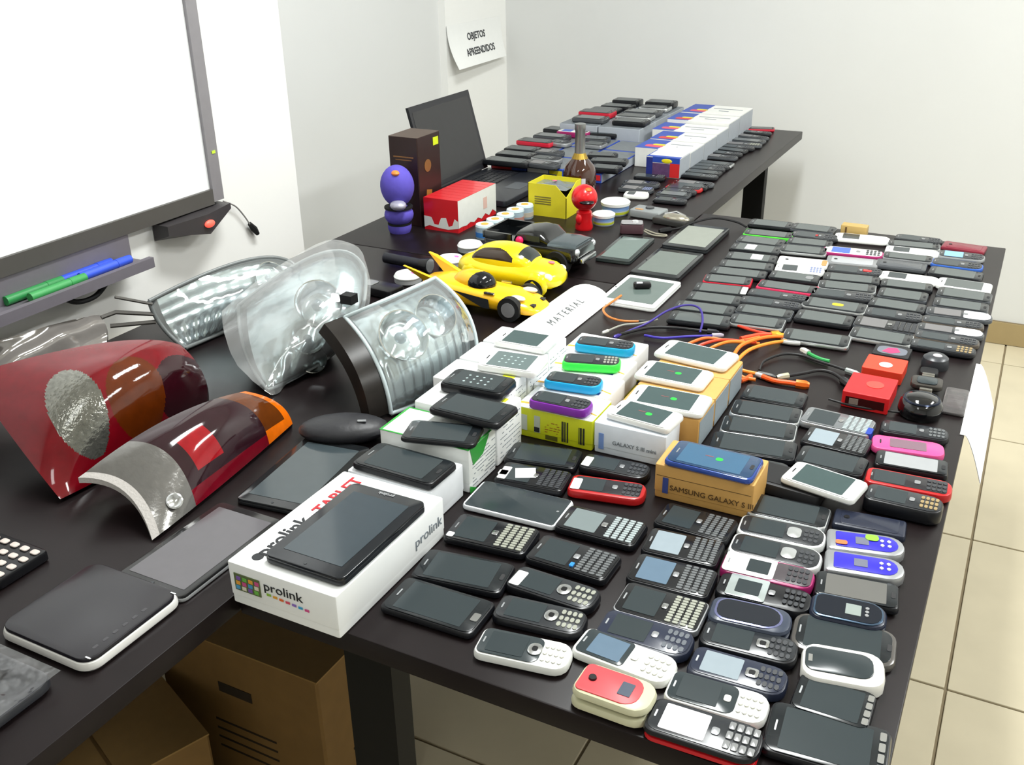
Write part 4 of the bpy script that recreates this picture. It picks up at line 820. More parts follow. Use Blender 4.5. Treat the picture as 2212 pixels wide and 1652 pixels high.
        P('face',MB().prism(L*.56,W*.9,W*.12,T-.0003,T+.0008,.0005,cx=-L*.2),M('eceae8',.25),label='white upper face'); P('lower_face',MB().prism(L*.4,W*.8,W*.12,T-.0003,T+.0006,.0004,cx=L*.27,rr=W*.2),M('4a4448',.3)); zt=T+.0008; sx,sl=-.1,.24
    elif has('silverframe'):
        P('silver_frame',MB().prism(L*.42,W*.92,W*.06,T-.0003,T+.001,.0005,cx=-L*.18),M('c9d4d4',.15,.6)); zt=T+.001; sx,sl=-.17,.26
    elif has('redoutline') or base=='red':
        P('face',MB().prism(L*.88,W*.74,W*.12,T-.0003,T+.0006,.0004),M('222024',.3)); zt=T+.0006; sx,sl=-.22,.36
    else:
        P('face',MB().prism(L*.94,W*.86,W*.2,T-.0003,T+.0006,.0004,rr=W*.32),M('282b2f' if base!='navy' else '262c3e',.22,spec=.6)); zt=T+.0006; sx,sl=-.17,.40
    smat=GLASS
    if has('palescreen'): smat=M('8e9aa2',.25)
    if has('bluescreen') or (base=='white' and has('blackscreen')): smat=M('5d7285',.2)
    if has('glarescreen'): smat=M('f2f0f2',.4,emit=.15)  # white, faintly glowing colour stands in for glare on the screen
    if has('silverkeys') and base=='black': smat=M('717b7c',.3)
    if has('lightbluescreen'): smat=M('7fb0e8',.3)
    if has('pinkwhite'): smat=M('3f62b8',.3)
    if base=='grey': smat=M('6c6a6b',.25)
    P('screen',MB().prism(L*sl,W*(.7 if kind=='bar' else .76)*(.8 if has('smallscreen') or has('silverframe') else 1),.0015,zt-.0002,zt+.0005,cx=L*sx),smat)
    P('earpiece',MB().prism(.0018,W*.2,.0008,zt-.0002,zt+.0004,cx=-L*.43),SILV)
    km=M('3a3c40',.35)
    if has('palekeys'): km=M('9a9c90',.35,.2)
    if has('silverkeys'): km=M('b9c4c6',.25,.4)
    if has('greykeys'): km=M('6d7072',.3,.3)
    if has('goldkeys'): km=M('a58f66',.35,.3)
    if has('softkeys') or (base=='white'): km=M('d9d8cc',.5)
    if has('mirrorkeys'): km=M('b4bccc',.1,.9)
    if has('bluepad'): km=M('7c86a8',.3)
    if has('whiteend'):
        P('keypad_plate',MB().prism(L*.4,W*.84,W*.1,T-.0002,T+.0011,.0005,cx=L*.27,rr=W*.36),M('e9e9ec',.3),label='white keypad end'); zt=T+.0011; km=M('cfcfd2',.5)
    if has('roundpad'):
        P('nav_pad',MB().prism(L*.16,W*.5,W*.14,zt,zt+.0014,.0006,cx=L*.14),M('c9cccc',.25,.7),label='round silver navigation pad'); P('keypad',keys(MB(),L*.24,L*.42,W*.62,3,3,zt,.0006),km,kind='stuff'); return t
    if kind=='qwerty':
        P('keypad',keys(MB(),L*.1,L*.45,W*.84,4,10,zt,.0011,.78),km,kind='stuff')
        P('nav_key',MB().prism(L*.07,W*.16,.002,zt,zt+.0016,.0005,cx=L*.045),CHROME if not has('greykeys') else SILV)
        if has('bluekey'): P('blue_key',MB().prism(.005,.008,.001,zt,zt+.002,cx=L*.06,cy=-W*.3),M('2f86d8',.3))
        if has('bluecorner'): P('corner_piece',MB().prism(.012,.022,.004,T*.2,T+.001,cx=L*.46,cy=-W*.22),M('1f3fa0',.4),label='blue corner piece')
    else:
        navx=.1 if sl>.3 else .08
        if has('ring'): P('nav_ring',MB().prism(L*.15,W*.42,W*.2,zt,zt+.0018,.0008,cx=L*.12),CHROME,label='silver ring key'); P('nav_centre',MB().prism(L*.06,W*.16,W*.05,zt+.0018,zt+.0022,cx=L*.12),BLK)
        elif has('squarekey'): P('nav_ring',MB().prism(L*.13,W*.3,W*.07,zt,zt+.0016,.0005,cx=L*.14),CHROME,label='chrome square key'); P('nav_centre',MB().prism(L*.065,W*.15,W*.04,zt+.0016,zt+.002,cx=L*.14),BLK)
        elif not has('smallscreen'): P('nav_key',MB().prism(L*.07,W*.2,W*.05,zt,zt+.001,.0003,cx=L*(navx)),SILV if base!='white' else M('dcdcd6',.3))
        if has('bigkeys'):
            for i in range(4):
                for j in range(3): P('key',MB().prism(L*.055,W*.2,.0015,zt,zt+.0014,.0004,cx=L*(.22+.07*i),cy=W*(-.26+.26*j)),M('8f9091',.25,.3))
        else: P('keypad',keys(MB(),L*.2,L*.44,W*.7,4,3,zt,.0009,.72),km,kind='stuff')
    if has('sticker'): P('white_sticker',MB().prism(L*.12,W*.6,.002,zt+.0004,zt+.0009,cx=-L*.4,cy=-W*.1),PAPER)
    if has('ministicker'): P('white_sticker',MB().prism(L*.08,W*.16,.002,zt+.0004,zt+.0009,cx=-L*.42,cy=-W*.36),PAPER)
    if has('note'): 
        q=P('paper_note',flatrect(-.0145,.0145,-.0135,.0135,zt+.0006,.0004),PAPER); q.location=(-.012,.002,0); q.rotation_euler=(0,0,.35)
        P('white_sticker',MB().prism(.013,.013,.002,zt+.0004,zt+.0009,cx=-L*.42,cy=-W*.1),PAPER)
    if has('reddot'): P('red_mark',MB().prism(.008,.01,.003,zt,zt+.001,cx=L*.05),M('c02a2a',.4))
    if has('redmark'):
        P('red_mark',MB().prism(.02,.012,.004,zt,zt+.001,cx=L*.2),M('d83a3a',.4))
    return t
PHONES=[
('white phone with black upper face and silver ring key, nearest the front-left table corner', 'bar', -0.388, 0.7527, 0.75, 0.1511, 0.1049, 0.046, 0.013, 'white blackface ring', None),
('black phone with large silver ring key and dotted pale keypad, behind the white ring-key phone', 'bar', -0.3968, 0.8125, 0.75, 0.1154, 0.1065, 0.046, 0.013, 'black ring palekeys', None),
('black phone with a white sticker over its earpiece and a chrome wheel key', 'bar', -0.4044, 0.8637, 0.75, -0.0303, 0.1119, 0.047, 0.013, 'black ring palekeys sticker', None),
('large black touchscreen phone with rounded end and chrome home key, beside the big white box', 'slab', -0.5123, 0.7783, 0.75, 0.02, 0.1221, 0.065, 0.011, 'black chromehome', None),
('large black touchscreen phone with grey-green glare, second from the front edge beside the white box', 'slab', -0.5186, 0.8484, 0.75, 0.1406, 0.1168, 0.062, 0.011, 'black', None),
('black qwerty phone with a small white sticker, between the white box and the white-framed phone', 'qwerty', -0.5248, 0.9323, 0.75, 0.0892, 0.1138, 0.062, 0.012, 'black ministicker palekeys', None),
('large touchscreen phone with thin white frame and bare dark glass', 'slab', -0.5297, 1.016, 0.75, 0.0398, 0.1385, 0.072, 0.009, 'whiteframe', None),
('black qwerty phone with a square white paper sticker stuck on its screen', 'qwerty', -0.5403, 1.0836, 0.75, 0.1276, 0.1021, 0.056, 0.012, 'black note sticker', None),
('glossy black touchscreen phone lying under the yellow box end', 'slab', -0.5539, 1.1459, 0.75, 0.186, 0.1074, 0.058, 0.011, 'black', None),
('black rounded keypad phone with white corner sticker, in front of the white phone box', 'bar', -0.4464, 1.1589, 0.75, 0.0751, 0.1008, 0.044, 0.013, 'black sticker', None),
('red phone with black screen and dark keypad panel', 'bar', -0.4338, 1.099, 0.75, 0.1869, 0.1064, 0.047, 0.014, 'red blackpad sticker', None),
('black qwerty phone with bright silver keys and pale screen', 'qwerty', -0.4063, 1.0111, 0.75, 0.017, 0.1113, 0.06, 0.012, 'black silverkeys', None),
('black qwerty phone with one blue key, in the middle of the front rows', 'qwerty', -0.4099, 0.9313, 0.75, -0.017, 0.1089, 0.06, 0.012, 'black bluekey greykeys', None),
('white keypad phone with black-framed bluish screen, behind the red flip phone', 'bar', -0.2864, 0.7915, 0.75, -0.0678, 0.1116, 0.047, 0.013, 'white blackscreen', None),
('closed cream clamshell phone with coral red lid panel and small grey display', 'flip', -0.2728, 0.7292, 0.75, -0.012, 0.0833, 0.05, 0.025, 'cream coral', None),
('phone with black upper half and cream keypad, behind the glare-screen phone', 'bar', -0.1804, 0.7742, 0.75, 0.0514, 0.1026, 0.047, 0.013, 'white blackface softkeys', None),
('black phone with white painted-glare screen and red lower shell, on the front edge', 'bar', -0.1784, 0.7232, 0.75, 0.0315, 0.1121, 0.05, 0.016, 'black whitescreen redshell bigkeys', None),
('largest black touchscreen phone, at the front-right corner of the table', 'slab', -0.0703, 0.7656, 0.75, 0.0709, 0.1144, 0.072, 0.012, 'black chromebar', None),
('black touchscreen phone with a row of chrome buttons, behind the front-right corner phone', 'slab', -0.0751, 0.8203, 0.75, -0.0117, 0.0772, 0.058, 0.013, 'black chromebar', None),
('phone with thick white rim around a black glossy screen', 'slab', -0.0759, 0.8707, 0.75, 0.1797, 0.0833, 0.056, 0.019, 'whiterim', None),
('large grey phone in a translucent rounded case, behind the white-rimmed phone', 'slab', -0.0841, 0.9217, 0.75, 0.0972, 0.1095, 0.066, 0.012, 'clearcase', None),
('dark blue-grey flip phone with small pale outer display', 'flip', -0.088, 0.9673, 0.75, 0.1093, 0.0835, 0.048, 0.017, 'navy display', None),
('black phone with wide matte grey screen, in front of the blue and silver phones', 'slab', -0.0874, 1.0173, 0.75, 0.1274, 0.094, 0.05, 0.012, 'black matte', None),
('silver and blue mini phone, nearer of two, with white arrow keys', 'mini', -0.0869, 1.0655, 0.75, 0.1703, 0.0918, 0.046, 0.016, 'silver bluepanel', None),
('silver and blue mini phone with green and orange stickers, farther of two', 'mini', -0.0936, 1.1136, 0.75, 0.2077, 0.0923, 0.046, 0.016, 'silver bluepanel greensticker', None),
('dark phone lying face down behind the blue and silver phones', 'back', -0.0977, 1.1693, 0.75, 0.0761, 0.0897, 0.042, 0.012, 'navy', None),
('clear-fronted phone with silver side edge, partly behind the brown box', 'slab', -0.1969, 1.1499, 0.75, 0.0421, 0.103, 0.054, 0.013, 'silveredge glass', None),
('black phone with white edge and round silver pad, farther of the matching pair', 'bar', -0.1937, 1.0977, 0.75, 0.0755, 0.1089, 0.048, 0.013, 'whiteedge roundpad', None),
('black phone with white edge and round silver pad, nearer of the matching pair', 'bar', -0.1901, 1.0504, 0.75, 0.0413, 0.1116, 0.048, 0.013, 'whiteedge roundpad', None),
('white phone with magenta side and small square screen', 'bar', -0.1883, 1.0056, 0.75, 0.0567, 0.1088, 0.046, 0.015, 'magenta smallscreen', None),
('black phone with silver-white framed square screen, beside the magenta phone', 'bar', -0.1815, 0.962, 0.75, 0.0535, 0.1079, 0.046, 0.014, 'black silverframe', None),
('slate flip phone with oval lilac outline on its lid', 'flip', -0.1839, 0.9105, 0.75, 0.1065, 0.0914, 0.048, 0.018, 'slate oval', None),
('black phone with chrome square key, behind the dark blue one', 'bar', -0.1742, 0.8707, 0.75, 0.0704, 0.1038, 0.046, 0.013, 'black squarekey', None),
('dark blue phone with chrome square key and pale lit screen', 'bar', -0.1722, 0.821, 0.75, 0.0388, 0.1015, 0.047, 0.013, 'navy squarekey palescreen', None),
('blue-black phone with shiny mirror-like keypad, behind the white keypad phone', 'bar', -0.2792, 0.8347, 0.75, 0.0241, 0.1054, 0.05, 0.013, 'navy mirrorkeys', None),
('wide silver and black qwerty phone with ribbed keys', 'qwerty', -0.2806, 0.8885, 0.75, 0.0221, 0.1014, 0.06, 0.011, 'silver blackscreen palekeys', None),
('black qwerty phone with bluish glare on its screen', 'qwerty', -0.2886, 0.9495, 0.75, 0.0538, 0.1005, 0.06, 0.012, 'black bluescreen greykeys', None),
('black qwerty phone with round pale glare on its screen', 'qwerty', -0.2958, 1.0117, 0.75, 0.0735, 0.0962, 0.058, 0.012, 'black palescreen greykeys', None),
('black qwerty phone with bright silver side, under the edge of the brown box', 'qwerty', -0.299, 1.0724, 0.75, -0.0324, 0.0995, 0.058, 0.012, 'black silveredge greykeys', None),
('topmost of four dark glass phones beside the brown boxes', 'slab', -0.3002, 1.4874, 0.75, 0.0377, 0.1018, 0.058, 0.011, 'black', None),
('second of four dark glass phones beside the brown boxes', 'slab', -0.2976, 1.4249, 0.75, 0.0768, 0.1091, 0.058, 0.011, 'black silverline', None),
('third of four dark glass phones beside the brown boxes', 'slab', -0.2937, 1.3652, 0.75, 0.1307, 0.1135, 0.058, 0.011, 'black silverline', None),
('nearest of four dark glass phones beside the brown boxes', 'slab', -0.2865, 1.3069, 0.75, 0.1348, 0.1255, 0.06, 0.011, 'black', None),
('phone with a colourful picture on its screen, just right of the blue phone', 'slab', -0.2657, 1.2425, 0.75, 0.0491, 0.0853, 0.056, 0.012, 'navy picture', None),
('dark slab phone directly behind the white touchscreen phone', 'slab', -0.1741, 1.3124, 0.75, -0.0325, 0.097, 0.058, 0.011, 'black', None),
('silver qwerty phone with a blue corner', 'qwerty', -0.1896, 1.4367, 0.75, -0.0621, 0.1066, 0.058, 0.013, 'silver silverkeys bluecorner', None),
('black qwerty phone lying in front of the silver qwerty phone', 'qwerty', -0.1789, 1.3735, 0.75, -0.0648, 0.0955, 0.058, 0.012, 'black greykeys palescreen', None),
('dim black keypad phone lying behind the pink phone', 'bar', -0.0801, 1.4575, 0.75, 0.0757, 0.0981, 0.044, 0.012, 'black greykeys', None),
('bright pink phone lying beside the right table edge', 'pink', -0.0821, 1.4022, 0.75, 0.1321, 0.1011, 0.046, 0.013, 'pink', None),
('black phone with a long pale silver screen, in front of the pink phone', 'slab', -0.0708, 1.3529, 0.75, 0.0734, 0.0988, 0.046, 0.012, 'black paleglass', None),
('black phone with red outline, beside the right table edge', 'bar', -0.0668, 1.2913, 0.75, 0.0439, 0.1125, 0.046, 0.015, 'redoutline', None),
('black phone with gold-toned keys, in front of the red-outlined phone', 'bar', -0.0655, 1.2309, 0.75, -0.0053, 0.0976, 0.046, 0.022, 'black goldkeys', None),
('green-framed silver phone in the column next to the black tablets', 'slab', -0.5355, 2.3781, 0.75, 0.065, 0.119, 0.06, 0.01, 'greenframe dim', None),
('grey phone with tiny blue mark in the column next to the black tablets', 'slab', -0.5378, 2.3124, 0.75, 0.0164, 0.1114, 0.06, 0.01, 'grey dim', None),
('dark phone with white glare square in the column next to the black tablets', 'slab', -0.5336, 2.2503, 0.75, 0.0508, 0.1151, 0.06, 0.01, 'black whitespot dim', None),
('dark phone with white painted glare patch in the column next to the black tablets', 'slab', -0.525, 2.1798, 0.75, 0.1049, 0.1147, 0.0585, 0.01, 'black whitespot2 dim', None),
('dull dark phone in the column next to the black tablets', 'slab', -0.5204, 2.1201, 0.75, 0.1367, 0.1202, 0.055299999999999995, 0.01, 'black dim', None),
('plain black phone in the column next to the black tablets', 'slab', -0.5219, 2.0637, 0.75, 0.0969, 0.122, 0.0545, 0.01, 'black dim', None),
('black phone with bright red side in the column next to the black tablets', 'slab', -0.5299, 2.0081, 0.75, 0.1428, 0.1026, 0.0545, 0.01, 'rededge dim', None),
('black phone with white end key in the column next to the black tablets', 'slab', -0.527, 1.9453, 0.75, 0.1252, 0.1115, 0.0578, 0.01, 'black whitekey dim', None),
('smooth black phone in the column next to the black tablets', 'slab', -0.5225, 1.8863, 0.75, 0.084, 0.111, 0.0578, 0.01, 'black dim', None),
('wide black phone in the column next to the black tablets', 'slab', -0.5242, 1.8244, 0.75, 0.0852, 0.121, 0.058, 0.01, 'black dim', None),
('rounded black phone in the column next to the black tablets', 'slab', -0.5144, 1.7652, 0.75, 0.109, 0.1223, 0.058, 0.01, 'black dim', None),
('dim black phone in the second column of the right desk', 'slab', -0.5517, 2.4654, 0.75, 0.0424, 0.1089, 0.06, 0.01, 'black dim', None),
('grey phone with bright end in the second column of the right desk', 'slab', -0.4474, 2.4701, 0.75, 0.0056, 0.1075, 0.06, 0.01, 'grey dim', None),
('black phone with a red dot in the second column of the right desk', 'bar', -0.4305, 2.4068, 0.75, -0.0043, 0.1118, 0.0564, 0.01, 'black reddot', None),
('black phone with white streak in the second column of the right desk', 'slab', -0.4301, 2.3492, 0.75, 0.0737, 0.1045, 0.0564, 0.01, 'grey dim', None),
('silver-edged black phone in the second column of the right desk', 'slab', -0.4307, 2.2856, 0.75, 0.1017, 0.1076, 0.06, 0.01, 'silveredge dim', None),
('white phone with brown end in the second column of the right desk', 'back', -0.4124, 2.1985, 0.75, 0.1006, 0.1104, 0.054799999999999995, 0.01, 'white tanend', None),
('phone with white and blue side in the second column of the right desk', 'bar', -0.4069, 2.1425, 0.75, 0.1293, 0.1061, 0.0544, 0.01, 'white bluepad', None),
('dark phone with oval key in the second column of the right desk', 'slab', -0.4059, 2.087, 0.75, 0.0512, 0.1063, 0.0544, 0.01, 'black ovalkey dim', None),
('dark phone in a pink-red frame in the second column of the right desk', 'slab', -0.4039, 2.0167, 0.75, 0.0274, 0.1246, 0.0576, 0.01, 'pinkframe dim', None),
('plain dark phone in the second column of the right desk', 'bar', -0.4076, 1.958, 0.75, 0.0245, 0.1274, 0.047200000000000006, 0.01, 'black', None),
('black phone with silver edge line in the second column of the right desk', 'bar', -0.4125, 1.9096, 0.75, 0.057, 0.1249, 0.047200000000000006, 0.01, 'silveredge', None),
('grey glass phone in the second column of the right desk', 'slab', -0.4116, 1.8573, 0.75, 0.0561, 0.1108, 0.0512, 0.01, 'grey dim', None),
('black phone with orange-red edge in the second column of the right desk', 'slab', -0.4109, 1.799, 0.75, 0.0789, 0.1047, 0.0571, 0.01, 'silveredge dim', None),
('large grey phone with silver rim in the second column of the right desk', 'slab', -0.291, 1.7649, 0.75, 0.057, 0.1217, 0.06, 0.01, 'silverrim dim', None),
('white phone with grey screen in the third column of the right desk', 'bar', -0.3244, 2.4362, 0.75, 0.0987, 0.1279, 0.057, 0.01, 'white', None),
('white-magenta phone with blue screen in the third column of the right desk', 'bar', -0.3238, 2.3173, 0.75, 0.0895, 0.1359, 0.057, 0.01, 'pinkwhite', None),
('silver phone in the third column of the right desk', 'back', -0.3136, 2.2476, 0.75, 0.1045, 0.1116, 0.057, 0.01, 'silver', None),
('dark phone with white streak and red mark in the third column of the right desk', 'bar', -0.2951, 2.1855, 0.75, 0.0743, 0.118, 0.057, 0.01, 'black redmark', None),
('rounded dark phone in the third column of the right desk', 'slab', -0.2935, 2.1274, 0.75, 0.1247, 0.1172, 0.054700000000000006, 0.01, 'black dim', None),
('dark phone with long painted edge highlight in the third column of the right desk', 'slab', -0.2924, 2.0715, 0.75, 0.1137, 0.1179, 0.054200000000000005, 0.01, 'silveredge dim', None),  # silver case colour stands in for a long highlight
('dark phone with dull glass in the third column of the right desk', 'bar', -0.292, 2.0162, 0.75, 0.1014, 0.1279, 0.054200000000000005, 0.01, 'black', None),
('silver-outlined phone with a yellow sticker in the third column of the right desk', 'slab', -0.2945, 1.9503, 0.75, 0.0227, 0.1253, 0.06, 0.01, 'silverrim yellowsticker dim', None),
('thick black phone in the third column of the right desk', 'slab', -0.2988, 1.8718, 0.75, 0.0115, 0.1093, 0.06, 0.01, 'black dim', None),
('dim black phone in the fourth column of the right desk', 'bar', -0.2018, 2.4817, 0.75, -0.0134, 0.1073, 0.0512, 0.01, 'black', None),
('phone with white edge in the fourth column of the right desk', 'slab', -0.2061, 2.4294, 0.75, 0.0919, 0.1183, 0.05, 0.01, 'silveredge dim', None),
('white-sided phone in the fourth column of the right desk', 'bar', -0.203, 2.3783, 0.75, 0.0622, 0.1175, 0.048799999999999996, 0.01, 'white', None),
('silver phone in the fourth column of the right desk', 'slab', -0.2054, 2.3283, 0.75, 0.0482, 0.108, 0.048799999999999996, 0.01, 'silver dim', None),
('dark green-grey phone in the fourth column of the right desk', 'back', -0.2117, 2.2658, 0.75, 0.0324, 0.1083, 0.057, 0.01, 'grey', None),
('white phone with grey screen in the fourth column of the right desk', 'bar', -0.1837, 2.1849, 0.75, 0.0156, 0.1217, 0.0515, 0.01, 'white', None),
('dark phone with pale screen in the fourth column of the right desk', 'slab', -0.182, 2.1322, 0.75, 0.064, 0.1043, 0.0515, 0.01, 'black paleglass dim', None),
('grey glass phone in the fourth column of the right desk', 'slab', -0.1808, 2.0694, 0.75, 0.0202, 0.0971, 0.06, 0.01, 'grey dim', None),
('brownish dark phone in the fourth column of the right desk', 'slab', -0.1825, 2.0012, 0.75, -0.0205, 0.1087, 0.053899999999999997, 0.01, 'black dim', None),
('black phone with pale screen in the fourth column of the right desk', 'bar', -0.1806, 1.9461, 0.75, 0.0514, 0.1094, 0.053899999999999997, 0.01, 'black paleglass', None),
('broad grey phone in the fourth column of the right desk', 'qwerty', -0.1845, 1.8845, 0.75, -0.0012, 0.1193, 0.057, 0.01, 'grey', None),
('grey phone with bright silver edge in the fourth column of the right desk', 'slab', -0.1851, 1.8234, 0.75, -0.0081, 0.1119, 0.0599, 0.01, 'silveredge dim', None),
('dark red phone in the column along the right table edge', 'back', -0.099, 2.4626, 0.75, -0.0903, 0.0951, 0.057, 0.01, 'darkred', None),
('phone with light blue screen in the column along the right table edge', 'bar', -0.098, 2.3906, 0.75, 0.0343, 0.0987, 0.057, 0.01, 'silver lightbluescreen', None),
('blue and white phone in the column along the right table edge', 'bar', -0.1009, 2.3222, 0.75, -0.0166, 0.1076, 0.057, 0.01, 'whiteblue', None),
('black slider phone in the column along the right table edge', 'slab', -0.0979, 2.2545, 0.75, -0.0383, 0.1101, 0.06, 0.01, 'black dim', None),
('white phone with long grey screen in the column along the right table edge', 'slab', -0.074, 2.184, 0.75, -0.0236, 0.1064, 0.06, 0.01, 'white dim', None),
('brown-grey phone in the column along the right table edge', 'slab', -0.0689, 2.1215, 0.75, -0.0063, 0.1047, 0.06, 0.01, 'grey dim', None),
('lilac-grey phone in the column along the right table edge', 'slab', -0.0696, 2.0567, 0.75, 0.0114, 0.1031, 0.053899999999999997, 0.01, 'grey dim', None),
('phone with white keypad end, farther of two in the column along the right table edge', 'bar', -0.068, 2.0016, 0.75, 0.0466, 0.1212, 0.05, 0.01, 'greytop whiteend', None),
('dim bronze phone in the column along the right table edge', 'bar', -0.0743, 1.9505, 0.75, 0.0278, 0.112, 0.0427, 0.01, 'bronze', None),
('phone with white keypad end, nearer of two in the column along the right table edge', 'bar', -0.0746, 1.9067, 0.75, 0.0262, 0.1191, 0.0427, 0.01, 'greytop whiteend', None),
('dull bronze keypad phone in the column along the right table edge', 'bar', -0.0765, 1.8624, 0.75, 0.0004, 0.1143, 0.0432, 0.01, 'bronze', None),
('grey keypad phone in the column along the right table edge', 'bar', -0.0781, 1.8174, 0.75, -0.0112, 0.1126, 0.0438, 0.01, 'black goldkeys', None),
('white touchscreen phone showing a dark grey screen, on the rearmost tan box', 'slab', -0.4355, 1.4887, 0.8, -0.1028, 0.1285, 0.07, 0.01, 'white', None),
('white touchscreen phone with a small green figure on its screen, on the middle tan box', 'slab', -0.4429, 1.3971, 0.8, -0.0107, 0.1147, 0.068, 0.01, 'white android', None),
('white touchscreen phone with dark lit screen and green figure, on the front tan box', 'slab', -0.4198, 1.306, 0.8, 0.0329, 0.1206, 0.068, 0.01, 'white android', None),
('small white touchscreen phone with green figure, on the white and blue box', 'slab', -0.4343, 1.2414, 0.8, -0.1015, 0.1022, 0.058, 0.011, 'white android', None),
('dark blue touchscreen phone with a green figure, on the lone tan box', 'slab', -0.3032, 1.1539, 0.802, -0.0191, 0.121, 0.066, 0.01, 'blueface android', None),
('purple-sided keypad phone on the front yellow box', 'bar', -0.5586, 1.2184, 0.801, 0.0199, 0.095, 0.042, 0.016, 'purple', None),
('blue-sided keypad phone on the second yellow box from the front', 'bar', -0.5724, 1.2953, 0.801, 0.1222, 0.0906, 0.042, 0.016, 'cyan', None),
('bright green keypad phone with pale keypad', 'bar', -0.577, 1.3762, 0.801, 0.2789, 0.0954, 0.042, 0.016, 'green palekeys', None),
('blue-sided keypad phone farthest back, next to the paper card', 'bar', -0.5834, 1.4504, 0.801, 0.1466, 0.101, 0.042, 0.016, 'cyan', None),
('white touchscreen phone farthest back in the left column of white boxes', 'slab', -0.6897, 1.36, 0.828, 0.0417, 0.094, 0.06, 0.012, 'white', None),
('white touchscreen phone with icons on its screen, second in the column of white boxes', 'slab', -0.6676, 1.2702, 0.828, 0.1074, 0.1001, 0.066, 0.012, 'white icons', None),
('thick black phone with faint icons, on the yellow-printed white box', 'slab', -0.6768, 1.1746, 0.828, 0.0462, 0.1033, 0.06, 0.016, 'black icons', None),
('large black phone on the white box right behind the green-rimmed one', 'slab', -0.6437, 1.1008, 0.828, -0.0223, 0.1162, 0.066, 0.012, 'black', None),
('black phone with a white corner tag, inside the green-rimmed box', 'slab', -0.6585, 1.0383, 0.8186, 0.2533, 0.1077, 0.058, 0.008, 'black', None),
('black touchscreen phone on the low white box behind the tablet box', 'slab', -0.6751, 0.9643, 0.8, -0.025, 0.1302, 0.068, 0.012, 'black', None),
('white touchscreen phone lying tilted on a black case, beside the blue phone', 'slab', -0.1676, 1.2201, 0.769, -0.1929, 0.103, 0.06, 0.01, 'white', None),
('dark phone in the leftmost row on the flat blue boxes, nearest one', 'slab', -1.4172, 2.6904, 0.781, 0.0119, 0.1523, 0.062, 0.016, 'black', 'dark phones in the left stack row'),
('dark phone in the leftmost row on the flat blue boxes, second one', 'slab', -1.4368, 2.7803, 0.781, 0.0081, 0.1246, 0.062, 0.016, 'black', 'dark phones in the left stack row'),
('dark phone in the leftmost row on the flat blue boxes, third one', 'slab', -1.4532, 2.8581, 0.781, 0.014, 0.113, 0.062, 0.016, 'black', 'dark phones in the left stack row'),
('dark phone in the leftmost row on the flat blue boxes, fourth one', 'slab', -1.4642, 2.9818, 0.781, -0.0305, 0.1278, 0.062, 0.016, 'rededge', 'dark phones in the left stack row'),
('dark phone in the leftmost row on the flat blue boxes, fifth one', 'slab', -1.454, 3.0806, 0.781, 0.0043, 0.1224, 0.062, 0.016, 'grey', 'dark phones in the left stack row'),
('dark phone in the leftmost row on the flat blue boxes, farthest one', 'slab', -1.4786, 3.1914, 0.781, -0.1267, 0.104, 0.062, 0.016, 'black', 'dark phones in the left stack row'),
('greyish phone left of the bottle on the flat blue boxes, nearest one', 'bar', -1.3058, 2.7028, 0.781, -0.077, 0.1092, 0.056, 0.015, 'grey', 'greyish phones left of the bottle'),
('greyish phone left of the bottle on the flat blue boxes, second one', 'bar', -1.3232, 2.7669, 0.781, -0.0934, 0.0971, 0.056, 0.015, 'silver', 'greyish phones left of the bottle'),
('greyish phone left of the bottle on the flat blue boxes, third one', 'bar', -1.3547, 2.8533, 0.781, 0.0216, 0.0939, 0.056, 0.015, 'grey', 'greyish phones left of the bottle'),
('greyish phone left of the bottle on the flat blue boxes, fourth one', 'bar', -1.3857, 3.0005, 0.781, -0.1517, 0.0735, 0.056, 0.015, 'silver', 'greyish phones left of the bottle'),
('dark phone in the row directly behind the bottle, nearest one', 'slab', -1.1134, 2.7303, 0.781, 0.077, 0.0926, 0.058, 0.015, 'black', 'dark phones behind the bottle'),
('dark phone in the row directly behind the bottle, second one', 'slab', -1.1376, 2.8161, 0.781, 0.1828, 0.1138, 0.058, 0.015, 'black', 'dark phones behind the bottle'),
('dark phone in the row directly behind the bottle, third one', 'slab', -1.187, 2.882, 0.781, 0.1854, 0.0917, 0.058, 0.015, 'black', 'dark phones behind the bottle'),
('dark phone in the row directly behind the bottle, fourth one', 'slab', -1.2721, 3.0212, 0.781, -0.0238, 0.0715, 0.058, 0.015, 'silver', 'dark phones behind the bottle'),
('dark phone in the row directly behind the bottle, fifth one', 'slab', -1.3054, 3.1032, 0.781, 0.0757, 0.0965, 0.058, 0.015, 'grey', 'dark phones behind the bottle'),
('dark phone in the row directly behind the bottle, farthest one', 'slab', -1.3279, 3.1902, 0.781, 0.2109, 0.1291, 0.058, 0.015, 'black', 'dark phones behind the bottle'),
('white phone with pink outline at the front-left of the pile by the back wall', 'bar', -1.405, 3.15, 0.781, 0.03, 0.115, 0.046, 0.02, 'pinkwhite', None),
('dark phone on the pile by the back wall, front left one', 'slab', -1.385, 3.25, 0.817, 0.03, 0.12, 0.07, 0.016, 'grey', 'phones on the pile by the back wall'),
('dark phone on the pile by the back wall, front right one', 'slab', -1.235, 3.25, 0.817, 0.03, 0.12, 0.07, 0.016, 'black', 'phones on the pile by the back wall'),
('dark phone with a long red side on the pile by the back wall', 'slab', -1.4, 3.345, 0.817, 0.03, 0.125, 0.07, 0.02, 'rededge', None),
('dark phone on the pile by the back wall, middle right, silver-edged one', 'slab', -1.255, 3.34, 0.817, 0.03, 0.13, 0.07, 0.016, 'silveredge', 'phones on the pile by the back wall'),
('dark phone on the pile by the back wall, middle left one', 'slab', -1.4, 3.42, 0.817, 0.03, 0.11, 0.07, 0.016, 'black', 'phones on the pile by the back wall'),
